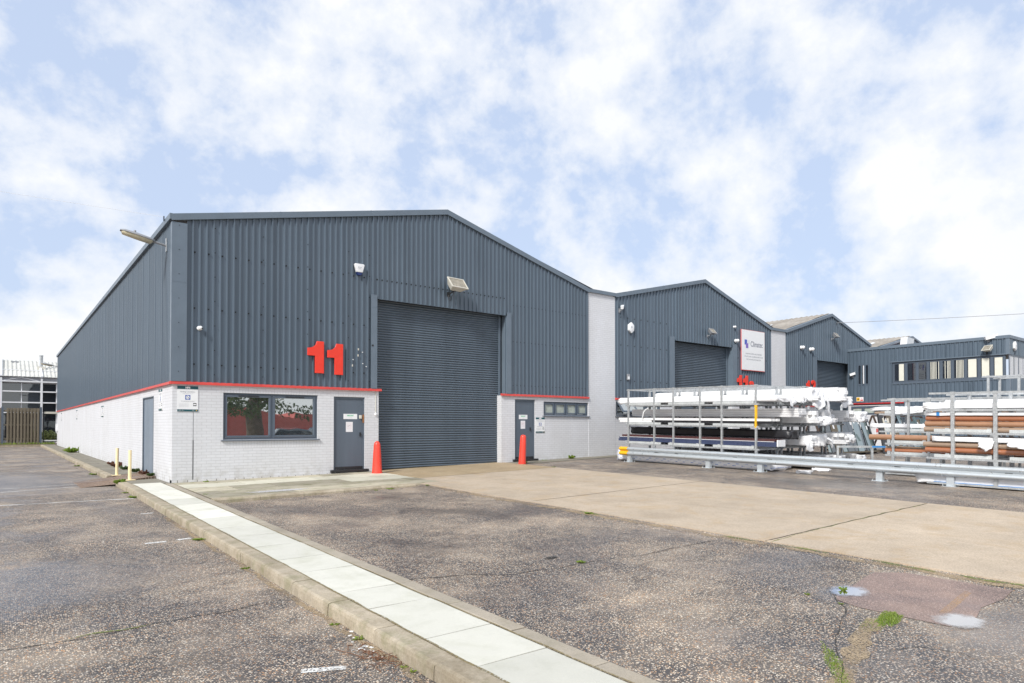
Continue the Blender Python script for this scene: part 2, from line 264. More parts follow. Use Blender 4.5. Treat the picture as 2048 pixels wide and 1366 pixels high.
M = dict(
 clad=mk_cladding('cladding_anthracite', CLAD), trim=plain('trim_anthracite', (0.132, 0.170, 0.213), 0.42, var=0.08, scale=2),
 shutter=mk_cladding('shutter_anthracite', (0.086, 0.114, 0.146)), doorp=plain('door_paint', (0.098, 0.124, 0.158), 0.42, var=0.12, scale=2.5, streak=True),
 sidedoor=plain('side_door_paint', (0.20, 0.245, 0.30), 0.45, var=0.12, scale=2.0, streak=True),
 frame=plain('window_frame', (0.09, 0.115, 0.15), 0.38, var=0.05), dark=plain('dark_gap', (0.012, 0.012, 0.014), 0.8), blackp=plain('black_paint', (0.022, 0.023, 0.026), 0.45, var=0.3, scale=12),
 brick=mk_brick('painted_brick', (0.68, 0.69, 0.72), (0.55, 0.555, 0.575)), soldier=mk_brick('painted_soldier_brick', (0.675, 0.685, 0.715), (0.56, 0.565, 0.58), soldier=True, h=0.075, w=0.225),
 plinth=mk_brick('plinth_brick', (0.70, 0.70, 0.71), (0.10, 0.09, 0.075), w=0.225, h=0.5, mort=0.008),
 red=plain('red_cill', (0.66, 0.075, 0.065), 0.38, var=0.16, scale=3), redsign=plain('red_numeral', (0.80, 0.045, 0.022), 0.38, var=0.05),
 reddull=plain('red_dark', (0.42, 0.03, 0.03), 0.5), bollard=plain('bollard_red', (0.80, 0.065, 0.04), 0.35, var=0.10, scale=9),
 yellow=plain('yellow_paint', (0.85, 0.47, 0.02), 0.45, var=0.1), cream=plain('cream_post', (0.86, 0.72, 0.44), 0.5, var=0.08),
 white=plain('white_plastic', (0.80, 0.81, 0.82), 0.35, var=0.04), offwhite=plain('off_white', (0.62, 0.60, 0.53), 0.5, var=0.12), grey=plain('grey_plastic', (0.30, 0.31, 0.33), 0.45),
 teal=plain('teal_print', (0.012, 0.085, 0.105), 0.4, var=0.03), blue=plain('blue_print', (0.015, 0.075, 0.36), 0.4, var=0.03), navy=plain('navy_lens', (0.012, 0.03, 0.13), 0.2),
 greyink=plain('grey_print', (0.26, 0.27, 0.30), 0.6), paleink=plain('pale_print', (0.50, 0.51, 0.54), 0.6), inkc=plain('logo_grey_print', (0.20, 0.21, 0.26), 0.5), purple=plain('purple_print', (0.20, 0.13, 0.48), 0.4), blue2=plain('logo_blue_print', (0.055, 0.10, 0.45), 0.4), green=plain('green_print', (0.20, 0.55, 0.33), 0.5), pinkink=plain('pink_print', (0.75, 0.50, 0.56), 0.5),
 glass=mk_glass('window_glass', (0.03, 0.04, 0.042), 0.52), glassdark=mk_glass('dark_glazing', (0.010, 0.014, 0.022), 0.10), frost=plain('frosted_glass', (0.40, 0.44, 0.40), 0.22, var=0.25, scale=3), glasspale=mk_glass('green_glass_pane', (0.10, 0.15, 0.15), 0.16), glassdk2=mk_glass('black_glass_pane', (0.008, 0.012, 0.016), 0.05),
 lens=plain('lamp_lens', (0.55, 0.50, 0.36), 0.2, var=0.15, scale=9), lens2=plain('flood_lens', (0.30, 0.27, 0.21), 0.15, var=0.35, scale=7),
 galv=mk_galv('galvanised_steel'), boardg=mk_galv('pale_galvanised', (0.66, 0.69, 0.69), 0.3, 0.42, rust=0.25, mot=0.08), barrier=mk_galv('galvanised_barrier', (0.60, 0.645, 0.675), 0.45, 0.33, rust=0.0, mot=0.03),
 wrap=mk_wrap('white_wrap'), wrapbar=mk_wrap('white_profiles', (0.88, 0.88, 0.88), bars=True, rough=0.35), printed=mk_wrap('printed_wrap', (0.88, 0.89, 0.92), printed=True), greybar=mk_wrap('grey_profiles', (0.72, 0.72, 0.73), bars=True, rough=0.4),
 blackwrap=mk_wrap('black_wrap', (0.022, 0.022, 0.026), rough=0.32), brownprof=plain('brown_profile', (0.085, 0.035, 0.035), 0.3), blueprof=plain('blue_profile', (0.045, 0.06, 0.12), 0.3),
 pipeo=plain('orange_pipe', (0.36, 0.135, 0.062), 0.16, var=0.10, spec=0.9), pipet=plain('tan_pipe', (0.36, 0.19, 0.105), 0.16, var=0.10, spec=0.9), pipeb=plain('brown_pipe', (0.33, 0.235, 0.165), 0.18, var=0.10, spec=0.9),
 rust=plain('rusty_steel', (0.075, 0.05, 0.04), 0.8, var=0.4, scale=9), timber=mk_wood('grey_timber', (0.16, 0.135, 0.10)), fencewood=mk_wood('fence_timber', (0.20, 0.17, 0.125)),
 tarmac=mk_tarmac('tarmac', wet=((-3.2, -9.2, 1.9, 1.6, 0.9), (-3.5, 4.5, 2.6, 4.5, 0.85), (0.9, -12.7, 1.2, 0.7, 0.6), (4.05, -13.55, 1.0, 0.5, 0.8), (3.1, -16.0, 0.9, 0.5, 0.95), (3.2, -14.65, 0.42, 0.3, 0.9), (12.3, -10.4, 1.3, 2.6, 0.8), (17, -9, 3, 3, 0.6))),
 pinktarmac=mk_tarmac('pink_tarmac', (0.15, 0.115, 0.105), 0.72, 95, fines=(0.33, 0.24, 0.20), pink=True), ramp=mk_tarmac('brown_tarmac', (0.14, 0.085, 0.055), 0.5, 150, fines=(0.26, 0.16, 0.10)),
 apron=mk_concrete('apron_concrete', (0.66, 0.55, 0.425), 0.20, island=0.18, grit=0.6, stain=(0.40, 0.28, 0.15), stainamt=0.7, edge=True), slab=mk_concrete('white_slab', (0.745, 0.735, 0.655), 0.08, moss=0.10, island=0.27, grit=0.08, stain=(0.46, 0.46, 0.37), stainamt=0.65),
 frontslab=mk_concrete('mossy_slab', (0.56, 0.51, 0.39), 0.2, moss=0.5, island=0.5, grit=0.15, stain=(0.20, 0.18, 0.10), stainamt=0.5), paleslab=mk_concrete('pale_slab', (0.66, 0.635, 0.52), 0.12, moss=0.12, island=0.22, grit=0.12, stain=(0.30, 0.28, 0.18), stainamt=0.5), kerb=mk_concrete('kerb_concrete', (0.56, 0.49, 0.385), 0.26, moss=0.38, island=0.16, grit=0.42, stain=(0.20, 0.16, 0.105), stainamt=0.75, streak=True), edging=mk_concrete('edging_concrete', (0.46, 0.405, 0.325), 0.25, moss=0.15, island=0.12, grit=0.35),
 apronold=mk_concrete('old_apron_concrete', (0.52, 0.41, 0.265), 0.24, island=0.0, grit=0.6, stain=(0.30, 0.20, 0.09), stainamt=0.6, edge=True), sidepath=mk_concrete('footway_concrete', (0.255, 0.235, 0.19), 0.2, moss=0.22, island=0.2, grit=0.15), soil=mk_concrete('soil', (0.15, 0.11, 0.07), 0.4, moss=0.7, island=0),
 moss=mk_paintline('moss', (0.16, 0.185, 0.045), 0.44, 0.56), crackm=mk_paintline('crack_dark', (0.028, 0.026, 0.024), 0.45, 0.54), jointmoss=mk_paintline('mossy_joint', (0.22, 0.175, 0.085), 0.36, 0.46), jointdark=mk_paintline('joint_dirt', (0.075, 0.06, 0.04), 0.38, 0.48), sand=mk_paintline('sandy_fines', (0.36, 0.275, 0.175), 0.46, 0.60),
 leaf=mk_leaf('weed_leaf', (0.14, 0.24, 0.03), (0.30, 0.38, 0.07)), leafdk=mk_leaf('dark_weed_leaf', (0.05, 0.10, 0.03), (0.11, 0.15, 0.05)), leafred=mk_leaf('dry_weed_leaf', (0.14, 0.06, 0.045), (0.20, 0.10, 0.06)), hedge=mk_leaf('hedge_leaf', (0.06, 0.09, 0.02), (0.15, 0.17, 0.045)),
 twig=plain('dead_twig', (0.16, 0.075, 0.04), 0.8, var=0.4, scale=20), bark=plain('bark', (0.13, 0.10, 0.075), 0.9, var=0.4, scale=5, bump=0.5), chip=plain('white_chip', (0.75, 0.75, 0.74), 0.5),
 line=mk_paintline('worn_white_line'), linel=mk_paintline('very_worn_line', lo=0.50, hi=0.60), yline=mk_paintline('worn_yellow_line', (0.58, 0.37, 0.20), 0.56, 0.72),
 roofold=mk_roof('old_cement_roof', (0.26, 0.235, 0.205), (0.40, 0.37, 0.33)), rooflight=plain('rooflight_sheet', (0.62, 0.64, 0.66), 0.5, var=0.1), roofpale=mk_roof('pale_cement_roof', (0.52, 0.52, 0.49), (0.66, 0.66, 0.63)), rooflead=plain('roof_sheet_grey', (0.16, 0.18, 0.20), 0.5),
 blind=plain('cream_blind', (0.70, 0.69, 0.60), 0.6, var=0.05), white2=plain('white_frame', (0.74, 0.75, 0.78), 0.4, var=0.04), palewall=plain('pale_fascia', (0.42, 0.43, 0.46), 0.5), redbrick=plain('red_sheeting', (0.45, 0.10, 0.08), 0.6, var=0.15, scale=1.5), carred=plain('red_car_paint', (0.55, 0.03, 0.03), 0.15), carblue=plain('blue_car_paint', (0.03, 0.08, 0.25), 0.2), tyre=plain('tyre_rubber', (0.02, 0.02, 0.02), 0.8), paper=plain('paper_notice', (0.76, 0.75, 0.77), 0.7, var=0.03), peel=plain('peeling_brown', (0.30, 0.14, 0.06), 0.8, var=0.3, scale=20), blueclip=plain('blue_tape', (0.03, 0.22, 0.55), 0.4),
)
def mk_puddle():
    m, N, L, P = newmat('puddle_water'); g = G(m); o = g.obj('Generated'); p = g.pos()
    gl = N.new('ShaderNodeBsdfGlossy'); gl.inputs['Roughness'].default_value = 0.05; gl.inputs['Color'].default_value = (0.98, 0.98, 1, 1)
    tr = N.new('ShaderNodeBsdfTransparent'); fr = N.new('ShaderNodeFresnel'); fr.inputs[0].default_value = 1.33
    mx = N.new('ShaderNodeMixShader')
    x, y, z = g.sep(o); dx = g.math('SUBTRACT', x, 0.5); dy = g.math('SUBTRACT', y, 0.5)
    d = g.math('SQRT', g.math('ADD', g.math('MULTIPLY', dx, dx), g.math('MULTIPLY', dy, dy)))
    d = g.math('ADD', d, g.math('MULTIPLY', g.math('SUBTRACT', g.noise(p, 9, 5, 0.65), 0.5), 0.45))
    k = g.math('MULTIPLY', g.maprange(d, 0.22, 0.40, 1.0, 0.0), g.math('ADD', fr.outputs[0], 0.55, clamp=True))
    L.new(k, mx.inputs[0]); L.new(tr.outputs[0], mx.inputs[1]); L.new(gl.outputs[0], mx.inputs[2])
    L.new(mx.outputs[0], N['Material Output'].inputs[0]); return m
M['puddle'] = mk_puddle()

# ------------------------------------------------------------------ mesh helpers
class B:
    def __init__(s, T=None): s.v = []; s.f = []; s.T = T or Matrix()
    def add(s, vs, fs, T=None):
        n = len(s.v); X = s.T @ T if T else s.T
        s.v += [X @ Vector(p) for p in vs]; s.f += [tuple(i+n for i in f) for f in fs]; return s
    def box(s, x0, x1, y0, y1, z0, z1, T=None):
        return s.add([(x0,y0,z0),(x1,y0,z0),(x1,y1,z0),(x0,y1,z0),(x0,y0,z1),(x1,y0,z1),(x1,y1,z1),(x0,y1,z1)],
                     [(0,3,2,1),(4,5,6,7),(0,1,5,4),(1,2,6,5),(2,3,7,6),(3,0,4,7)], T)
    def prism(s, pts, d0, d1, axis='y', T=None):      # polygon in the plane across axis, extruded d0..d1
        n = len(pts)
        def P(a, b, d): return {'y': (a, d, b), 'x': (d, a, b), 'z': (a, b, d)}[axis]
        vs = [P(a, b, d0) for a, b in pts]+[P(a, b, d1) for a, b in pts]
        fs = [tuple(range(n)), tuple(range(2*n-1, n-1, -1))]+[(i, i+n, (i+1) % n+n, (i+1) % n) for i in range(n)]
        return s.add(vs, fs, T)
    def lathe(s, prof, n=20, T=None):
        vs = []; fs = []
        for r, z in prof:
            for i in range(n): a = 2*math.pi*i/n; vs.append((r*math.cos(a), r*math.sin(a), z))
        for j in range(len(prof)-1):
            for i in range(n): fs.append((j*n+i, j*n+(i+1) % n, (j+1)*n+(i+1) % n, (j+1)*n+i))
        fs.append(tuple(range(n-1, -1, -1))); fs.append(tuple((len(prof)-1)*n+i for i in range(n)))
        return s.add(vs, fs, T)
    def tube(s, path, r, n=8, T=None):
        vs = []; fs = []; path = [Vector(p) for p in path]; rs = r if isinstance(r, (list, tuple)) else [r]*len(path)
        for k, p in enumerate(path):
            d = (path[min(k+1, len(path)-1)]-path[max(k-1, 0)]).normalized()
            a = d.orthogonal().normalized() if abs(d.z) < 0.99 else Vector((1, 0, 0)); a = (Vector((0, 0, 1)).cross(d)).normalized() if abs(d.z) < 0.99 else a
            b = d.cross(a)
            for i in range(n): t = 2*math.pi*i/n; vs.append(p+(a*math.cos(t)+b*math.sin(t))*rs[k])
        for j in range(len(path)-1):
            for i in range(n): fs.append((j*n+i, j*n+(i+1) % n, (j+1)*n+(i+1) % n, (j+1)*n+i))
        fs.append(tuple(range(n-1, -1, -1))); fs.append(tuple((len(path)-1)*n+i for i in range(n)))
        return s.add(vs, fs, T)
    def bar(s, p, q, w, h=None, T=None):              # square bar from p to q
        p, q = Vector(p), Vector(q); d = (q-p); l = d.length; h = h or w
        X = Matrix.Translation(p) @ d.to_track_quat('X', 'Z').to_matrix().to_4x4()
        return s.box(0, l, -w/2, w/2, -h/2, h/2, X if T is None else T @ X)
    def mesh(s, name):
        me = bpy.data.meshes.new(name); me.from_pydata([tuple(p) for p in s.v], [], s.f); me.update(); return me
    def build(s, name, mat, parent=None, bevel=0.0, smooth=False, segs=2, recalc=True):
        me = s.mesh(name)
        if bevel or recalc:
            bm = bmesh.new(); bm.from_mesh(me); bmesh.ops.recalc_face_normals(bm, faces=bm.faces)
            if bevel: bmesh.ops.bevel(bm, geom=bm.edges[:], offset=bevel, segments=segs, affect='EDGES', profile=0.6, clamp_overlap=True)
            bm.to_mesh(me); bm.free()
        me.materials.append(mat if not isinstance(mat, str) else M[mat])
        if smooth:
            me.shade_smooth()
            try: me.set_sharp_from_angle(angle=R(smooth if smooth is not True else 40))
            except Exception: pass
        o = bpy.data.objects.new(name, me); C.objects.link(o)
        if parent is not None: o.parent = parent
        return o
def tag(o, label=None, cat=None, group=None, kind=None):
    for k, v in (('label', label), ('category', cat), ('group', group), ('kind', kind)):
        if v: o[k] = v
    return o
def thing(name, label, cat, loc=(0, 0, 0), rz=0.0, group=None, rx=0.0):
    o = bpy.data.objects.new(name, None); C.objects.link(o); o.empty_display_size = 0.2
    o.location = loc; o.rotation_euler = (rx, 0, rz); return tag(o, label, cat, group)
def struct(o): o['kind'] = 'structure'; return o
def kids(o): return list(o.children)
def dup(root, loc, rz=None, label=None):
    r = root.copy(); C.objects.link(r); r.location = loc
    if rz is not None: r.rotation_euler[2] = rz
    if label: r['label'] = label
    for ch in kids(root):
        c = ch.copy(); C.objects.link(c); c.parent = r
        for g in kids(ch): d = g.copy(); C.objects.link(d); d.parent = c
    return r
def text(s, size, mat, parent, loc, rot=(math.pi/2, 0, 0), name='lettering', align='CENTER', ext=0.0008, bold=0.0, sx=1.0):
    cu = bpy.data.curves.new('t', 'FONT'); cu.body = s; cu.size = size; cu.align_x = align; cu.align_y = 'CENTER'; cu.extrude = ext; cu.offset = bold; cu.resolution_u = 3
    o = bpy.data.objects.new('t', cu); C.objects.link(o); dg = bpy.context.evaluated_depsgraph_get(); dg.update()
    me = bpy.data.meshes.new_from_object(o.evaluated_get(dg)); bpy.data.objects.remove(o); bpy.data.curves.remove(cu)
    me.materials.clear(); me.materials.append(M[mat]); me.name = name
    r = bpy.data.objects.new(name, me); C.objects.link(r); r.parent = parent; r.location = loc; r.rotation_euler = rot; r.scale = (sx, 1, 1); return r
# ------------------------------------------------------------------ levels of the site
def base(y): return 0.015*min(y, 0.0)
def dip(x, y):                     # the tarmac bay between path, paving and apron lies a little lower
    return 0.032*min(1.0, max(0.0, (-3.62-y)/0.2))*min(1.0, max(0.0, (4.79-x)/0.25))*(1.0 if y > -40 else 0.0)
def yard(x, y): return base(y)-0.05+0.02*min(max(x, 0.0), 20.0)-dip(x, y)
def lot(x, y): return base(y)-0.12
def gz(x, y): return lot(x, y) if x < -0.6 else yard(x, y)
# ================================================================== GROUND
def sheet(name, mat, xs, ys, zf, off=0.0, parent=None):
    b = B(); nx, ny = len(xs), len(ys)
    b.v = [Vector((x, y, zf(x, y)+off)) for y in ys for x in xs]
    b.f = [(j*nx+i, j*nx+i+1, (j+1)*nx+i+1, (j+1)*nx+i) for j in range(ny-1) for i in range(nx-1)]
    return b.build(name, mat, parent)
def gzz(x, y):
    return (lot(x, max(y, -60)) if x < -0.55 else yard(x, max(y, -60)))
struct(sheet('ground', 'tarmac', [-900, -200, -40, -12, -3, -0.62, -0.5, 0, 4.54, 4.79, 8, 14, 20, 60, 300, 1200], [-900, -200, -60, -39.99, -20, -12, -6, -3.82, -3.62, -2, 0, 5, 20, 60, 200, 1200], gzz))
def gpoly(name, mat, pts, off, zf=yard, thick=None):
    b = B(); n = len(pts)
    b.v = [Vector((x, y, zf(x, y)+off)) for x, y in pts]; b.f = [tuple(range(n))]
    if thick:
        b.v += [Vector((x, y, zf(x, y)+off-thick)) for x, y in pts]
        b.f += [(i, i+n, (i+1) % n+n, (i+1) % n) for i in range(n)]
    return b.build(name, mat)
# path of white slabs, its kerb and edging
def pz(y): return base(y)
b = B(); js = [0.45, -0.55, -1.5, -2.45, -3.35, -4.3, -5.3, -6.31, -7.45, -8.3, -9.18, -10.1, -10.86, -11.87, -12.51, -13.47, -14.16, -15.05, -15.9, -16.8, -17.7, -18.6, -19.5, -20.4]
for a, c in zip(js[:-1], js[1:]):
    y0, y1 = c+0.006, a-0.006; dz = random.uniform(-0.003, 0.003)
    b.add([(-0.775, y0, pz(y0)+dz), (-0.165, y0, pz(y0)-dz), (-0.165, y1, pz(y1)-dz), (-0.775, y1, pz(y1)+dz)]+[(x, y, pz(y)-0.04) for x, y in ((-0.775, y0), (-0.165, y0), (-0.165, y1), (-0.775, y1))],
          [(0, 1, 2, 3), (0, 4, 5, 1), (1, 5, 6, 2), (2, 6, 7, 3), (3, 7, 4, 0)])
struct(b.build('path', 'slab'))
struct(sheet('path_bed', 'soil', [-0.8, -0.14], [-20.4, -8, 0, 0.5, 1.6], lambda x, y: pz(y)-0.008))
def kerb_run(name, x0, x1, ys, zt, zb, mat, rnd=0.03, step=0.914, parent=None):
    b = B(); y = ys[0]
    while y > ys[1]+0.05:
        y2 = max(y-step, ys[1]); a, c = y-0.004, y2+0.004; j = random.uniform(-0.006, 0.006); jz = random.uniform(-0.004, 0.004)
        prof = [(x0+j, zb), (x0+j+0.004, zt-rnd*1.3), (x0+j+rnd*0.35, zt-rnd*0.35), (x0+j+rnd*1.2, zt), (x1, zt), (x1, zb)]
        n = len(prof); sl = 0.004
        ring = lambda yy, k: [(px, yy, pz_+base(yy)+jz-(k if pz_ > zb else 0)) for px, pz_ in prof]
        rings = [ring(a, sl), ring(a-0.012, 0), ring(c+0.012, 0), ring(c, sl)]
        vs = [p for r_ in rings for p in r_]
        fs = [(k*n+i, k*n+(i+1) % n, (k+1)*n+(i+1) % n, (k+1)*n+i) for k in range(3) for i in range(n)]+[tuple(range(n)), tuple(3*n+i for i in range(n-1, -1, -1))]
        b.add(vs, fs); y = y2
    return struct(b.build(name, mat, parent))
kerb_run('kerb', -0.985, -0.79, (1.6, -21.0), 0.0, -0.2, 'kerb')
kerb_run('kerb', -0.92, -0.74, (43.0, 3.95), 0.0, -0.2, 'kerb')
kerb_run('path_edging', -0.15, 0.0, (0.0, -20.4), 0.004, -0.2, 'edging', rnd=0.012)
# the footway along the left wall, with the ramp to the side door
b = B(); y = 43.0
while y > 3.96:
    y2 = max(y-0.9, 3.95)
    b.box(-0.73, -0.37, y2+0.005, y-0.005, -0.05, random.uniform(-0.004, 0.003)); b.box(-0.36, 0.0, y2+0.005, y-0.005, -0.05, random.uniform(-0.004, 0.003)); y = y2
struct(b.build('footway', 'sidepath'))
b = B(); b.add([(-1.75, 1.5, -0.119), (-1.75, 3.6, -0.119), (-0.95, 1.62, -0.075), (-0.95, 3.94, -0.06), (-0.62, 1.8, 0.012), (-0.62, 3.94, 0.012), (0.0, 2.05, 0.06), (0.0, 3.94, 0.05), (-0.62, 1.8, -0.1), (0, 2.05, -0.1), (-0.95, 1.62, -0.2)],
              [(0, 2, 3, 1), (2, 4, 5, 3), (4, 6, 7, 5), (4, 8, 9, 6), (2, 10, 8, 4)])
struct(b.build('ramp', 'ramp'))
struct(gpoly('footway', 'sidepath', [(-0.775, 0.46), (0.0, 0.05), (0.0, 2.05), (-0.79, 1.62)], -0.002, lambda x, y: pz(y)))
# paving before the front wall with its kerb
b = B(); bl = B()
def fz(x, y): return 0.012+0.012*min(max(x, 0), 5)+base(y)*0.9
rows = [(-0.02, -0.62), (-0.62, -1.52), (-1.52, -2.42), (-2.42, -3.02), (-3.02, -3.70)]
for k, (ya, yb) in enumerate(rows):
    x = 0.012-(k % 2)*0.45
    while x < 5.35:
        x2 = min(x+0.9, 5.4); xa = max(x, 0.012)
        if x2 > xa+0.05:
            a0, a1 = xa+0.008, x2-0.008; c0, c1 = yb+0.010, ya-0.010; dz = random.uniform(-0.004, 0.003)
            (bl if k == 1 or (k == 2 and random.random() < 0.35) else b).add([(a0, c0, fz(a0, c0)+dz), (a1, c0, fz(a1, c0)+dz), (a1, c1, fz(a1, c1)+dz), (a0, c1, fz(a0, c1)+dz)]+[(p, q, fz(p, q)-0.05) for p, q in ((a0, c0), (a1, c0), (a1, c1), (a0, c1))], [(0, 1, 2, 3), (0, 4, 5, 1), (1, 5, 6, 2), (2, 6, 7, 3), (3, 7, 4, 0)])
        x = x2
struct(b.build('front_paving', 'frontslab')); struct(bl.build('front_paving', 'paleslab'))
struct(sheet('front_paving_bed', 'soil', [0.0, 2.0, 5.4], [-3.72, -2, 0.0], lambda x, y: fz(x, y)-0.008))
b = B(); x = 0.02
while x < 5.45:
    x2 = min(x+0.914, 5.5); a0, a1 = x+0.004, x2-0.004
    vs = []; prof = [(-3.90, -0.22), (-3.895, -0.035), (-3.87, -0.006), (-3.84, 0.002), (-3.705, 0.002), (-3.705, -0.22)]
    for xx in (a0, a1):
        drop = 0.0 if xx < 4.7 else (xx-4.7)*0.05
        vs += [(xx, yy+(0 if xx < 4.7 else (xx-4.7)*0.45), fz(xx, yy)+zz-(drop if zz > -0.2 else 0)) for yy, zz in prof]
    n = 6; b.add(vs, [(i, i+n, (i+1) % n+n, (i+1) % n) for i in range(n)]+[tuple(range(n)), tuple(2*n-1-i for i in range(n))]); x = x2
struct(b.build('kerb', 'kerb'))
# concrete apron: the browner bay at the shutter, then four paler ones
b = B(); bd = B()
for (ya, yb) in ((0.28, -2.62), (-2.62, -7.94), (-7.94, -12.92), (-12.92, -18.2), (-18.2, -23.5)):
    xl = 5.46 if ya > 0 else 4.80
    pts = [(xl, yb+0.008), (10.23, yb+0.008), (10.23, ya-0.008), (xl, ya-0.008)]
    if ya > 0: pts = [(5.46, yb+0.008), (10.23, yb+0.008), (10.23, -0.01), (10.06, -0.01), (10.06, 0.28), (5.56, 0.28), (5.56, -0.01), (5.46, -0.01)]
    n = len(pts); (bd if ya > 0 else b).add([(x, y, yard(x, y)+0.016) for x, y in pts]+[(x, y, yard(x, y)-0.03) for x, y in pts], [tuple(range(n))]+[(i, i+n, (i+1) % n+n, (i+1) % n) for i in range(n)])
pts = [(4.80, -3.30), (5.45, -2.60), (5.45, -2.63), (4.80, -4.0)]
struct(b.build('concrete_apron', 'apron')); struct(bd.build('concrete_apron', 'apronold'))
struct(gpoly('concrete_strip', 'apron', [(4.80, -4.25), (5.452, -3.0), (5.452, -2.64), (5.452, -2.60), (4.80, -3.6)][:3]+[(5.05, -3.0)], 0.006))
struct(gpoly('concrete_strip', 'sidepath', [(10.25, -0.95), (15.8, -0.62), (15.8, -0.005), (10.25, -0.005)], 0.012))
# margin of fines along the apron edge, gaps, cracks
def ribbon(name, mat, pts, w, zf, off, seed=1, rag=0.5):
    rn = random.Random(seed); fine = []
    for (a, c) in zip(pts[:-1], pts[1:]):
        n = max(2, int((Vector(c)-Vector(a)).length/0.10))
        for i in range(n): t = i/n; fine.append(Vector(a).lerp(Vector(c), t))
    fine.append(Vector(pts[-1])); b = B(); L_ = len(fine)
    for i, p in enumerate(fine):
        d = (fine[min(i+1, L_-1)]-fine[max(i-1, 0)]).normalized(); nrm = Vector((-d.y, d.x))
        j = noise.noise((p.x*3+seed, p.y*3, 0))*0.06*rag; ww = w*(0.55+0.9*rn.random()*rag+0.5*(1-rag))*(0.25 if i in (0, L_-1) else 1)
        for sgn in (-0.5, 0.5): q = p+nrm*(j+sgn*ww); b.v.append(Vector((q.x, q.y, zf(q.x, q.y)+off)))
    b.f = [(2*i, 2*i+1, 2*i+3, 2*i+2) for i in range(L_-1)]
    return struct(b.build(name, mat))
ribbon('joint_fines', 'sand', [(4.70, -4.4), (4.69, -8.0), (4.69, -12.9), (4.69, -16.6)], 0.10, yard, 0.005, 3, 0.9)
ribbon('pavement_crack', 'crackm', [(0.05, -11.5), (0.6, -11.66), (1.08, -12.0), (1.5, -12.1), (1.86, -12.15), (2.28, -12.13), (3.04, -12.33), (3.79, -12.29), (4.55, -12.36)], 0.016, yard, 0.004, 5, 1.0)
ribbon('pavement_crack', 'crackm', [(-3.9, -11.42), (-3.31, -11.47), (-2.74, -11.54), (-2.18, -11.46), (-1.69, -11.46), (-1.05, -11.31)], 0.014, lot, 0.004, 6, 1.0)
ribbon('pavement_crack', 'crackm', [(0.75, -15.9), (1.35, -15.55), (1.7, -15.35), (1.95, -15.2), (2.35, -15.1), (2.75, -14.95), (3.0, -14.75), (3.3, -14.5)], 0.010, yard, 0.005, 8, 1.0)
ribbon('pavement_crack', 'crackm', [(1.9, -15.62), (2.2, -15.75), (2.3, -16.0), (2.1, -16.3)], 0.012, yard, 0.005, 9, 1.0)
ribbon('crack_fines', 'sand', [(0.5, -16.0), (1.0, -15.72), (1.55, -15.55), (1.95, -15.42), (2.35, -15.32), (2.62, -15.2)], 0.14, yard, 0.0045, 10, 0.9)
ribbon('path_joint', 'jointmoss', [(-0.783, 0.3), (-0.783, -5), (-0.783, -10), (-0.783, -16), (-0.783, -20)], 0.022, lambda x, y: pz(y), 0.003, 71, 0.25); ribbon('path_joint', 'jointmoss', [(-0.158, -0.1), (-0.158, -5), (-0.158, -10), (-0.158, -16), (-0.158, -20)], 0.018, lambda x, y: pz(y), 0.0065, 72, 0.25)
for jy in (-2.62, -7.94): ribbon('apron_joint', 'jointdark', [(4.82, jy), (7.5, jy+0.01), (10.2, jy)], 0.026, yard, 0.0185, int(-jy*10), 0.4)
ribbon('apron_joint', 'jointdark', [(4.8, -12.93), (7.5, -12.92), (10.2, -12.92)], 0.03, yard, 0.0175, 66, 0.4)
ribbon('joint_moss', 'moss', [(4.78, -13.0), (6.5, -12.93), (8.3, -12.92), (10.15, -12.92)], 0.022, yard, 0.018, 12, 0.9)
for i, (x0, y0, x1, y1) in enumerate(((4.74, -9.4, 4.73, -9.9), (4.74, -12.3, 4.73, -12.8), (4.73, -13.1, 4.74, -13.8), (4.74, -14.3, 4.73, -15.0), (4.73, -15.2, 4.74, -16.2))):
    ribbon('joint_moss', 'moss', [(x0, y0), ((x0+x1)/2+0.01, (y0+y1)/2), (x1, y1)], 0.04, yard, 0.008, 20+i, 1.0)
ribbon('joint_moss', 'moss', [(-2.9, -11.5), (-2.3, -11.47)], 0.035, lot, 0.006, 31, 1.0)
ribbon('joint_fines', 'sand', [(-1.03, -5), (-1.03, -9), (-1.04, -12.5), (-1.04, -16)], 0.06, lot, 0.004, 33, 1.0)
struct(gpoly('tarmac_patch', 'pinktarmac', [(2.90, -15.72), (3.3, -15.78), (3.7, -15.70), (4.18, -15.74), (4.58, -15.70), (4.55, -14.75), (4.3, -14.52), (4.0, -14.55), (3.6, -14.62), (3.2, -14.64), (2.95, -14.76), (2.86, -15.0), (2.88, -15.4)], 0.004))
def blob(name, mat, cx, cy, rx, ry, off, zf=yard, seed=0, n=40, z=None):
    pts = []
    for i in range(n):
        a = 2*math.pi*i/n; k = 1+0.5*noise.noise((math.cos(a)*1.3+seed*7.1, math.sin(a)*1.3, seed))+0.14*noise.noise((math.cos(a)*5, math.sin(a)*5, seed+9))
        pts.append((cx+rx*k*math.cos(a), cy+ry*k*math.sin(a)))
    zz = min(zf(x, y) for x, y in pts)*0.5+max(zf(x, y) for x, y in pts)*0.5+off if z is None else z
    return gpoly(name, mat, pts, off, zf)
struct(blob('puddle', 'puddle', 3.32, -14.69, 0.26, 0.19, 0.009, seed=1)); struct(blob('puddle', 'puddle', 3.10, -15.70, 0.32, 0.20, 0.009, seed=2))
struct(blob('puddle', 'puddle', 1.55, -3.25, 0.95, 0.26, 0.006, fz, seed=3))
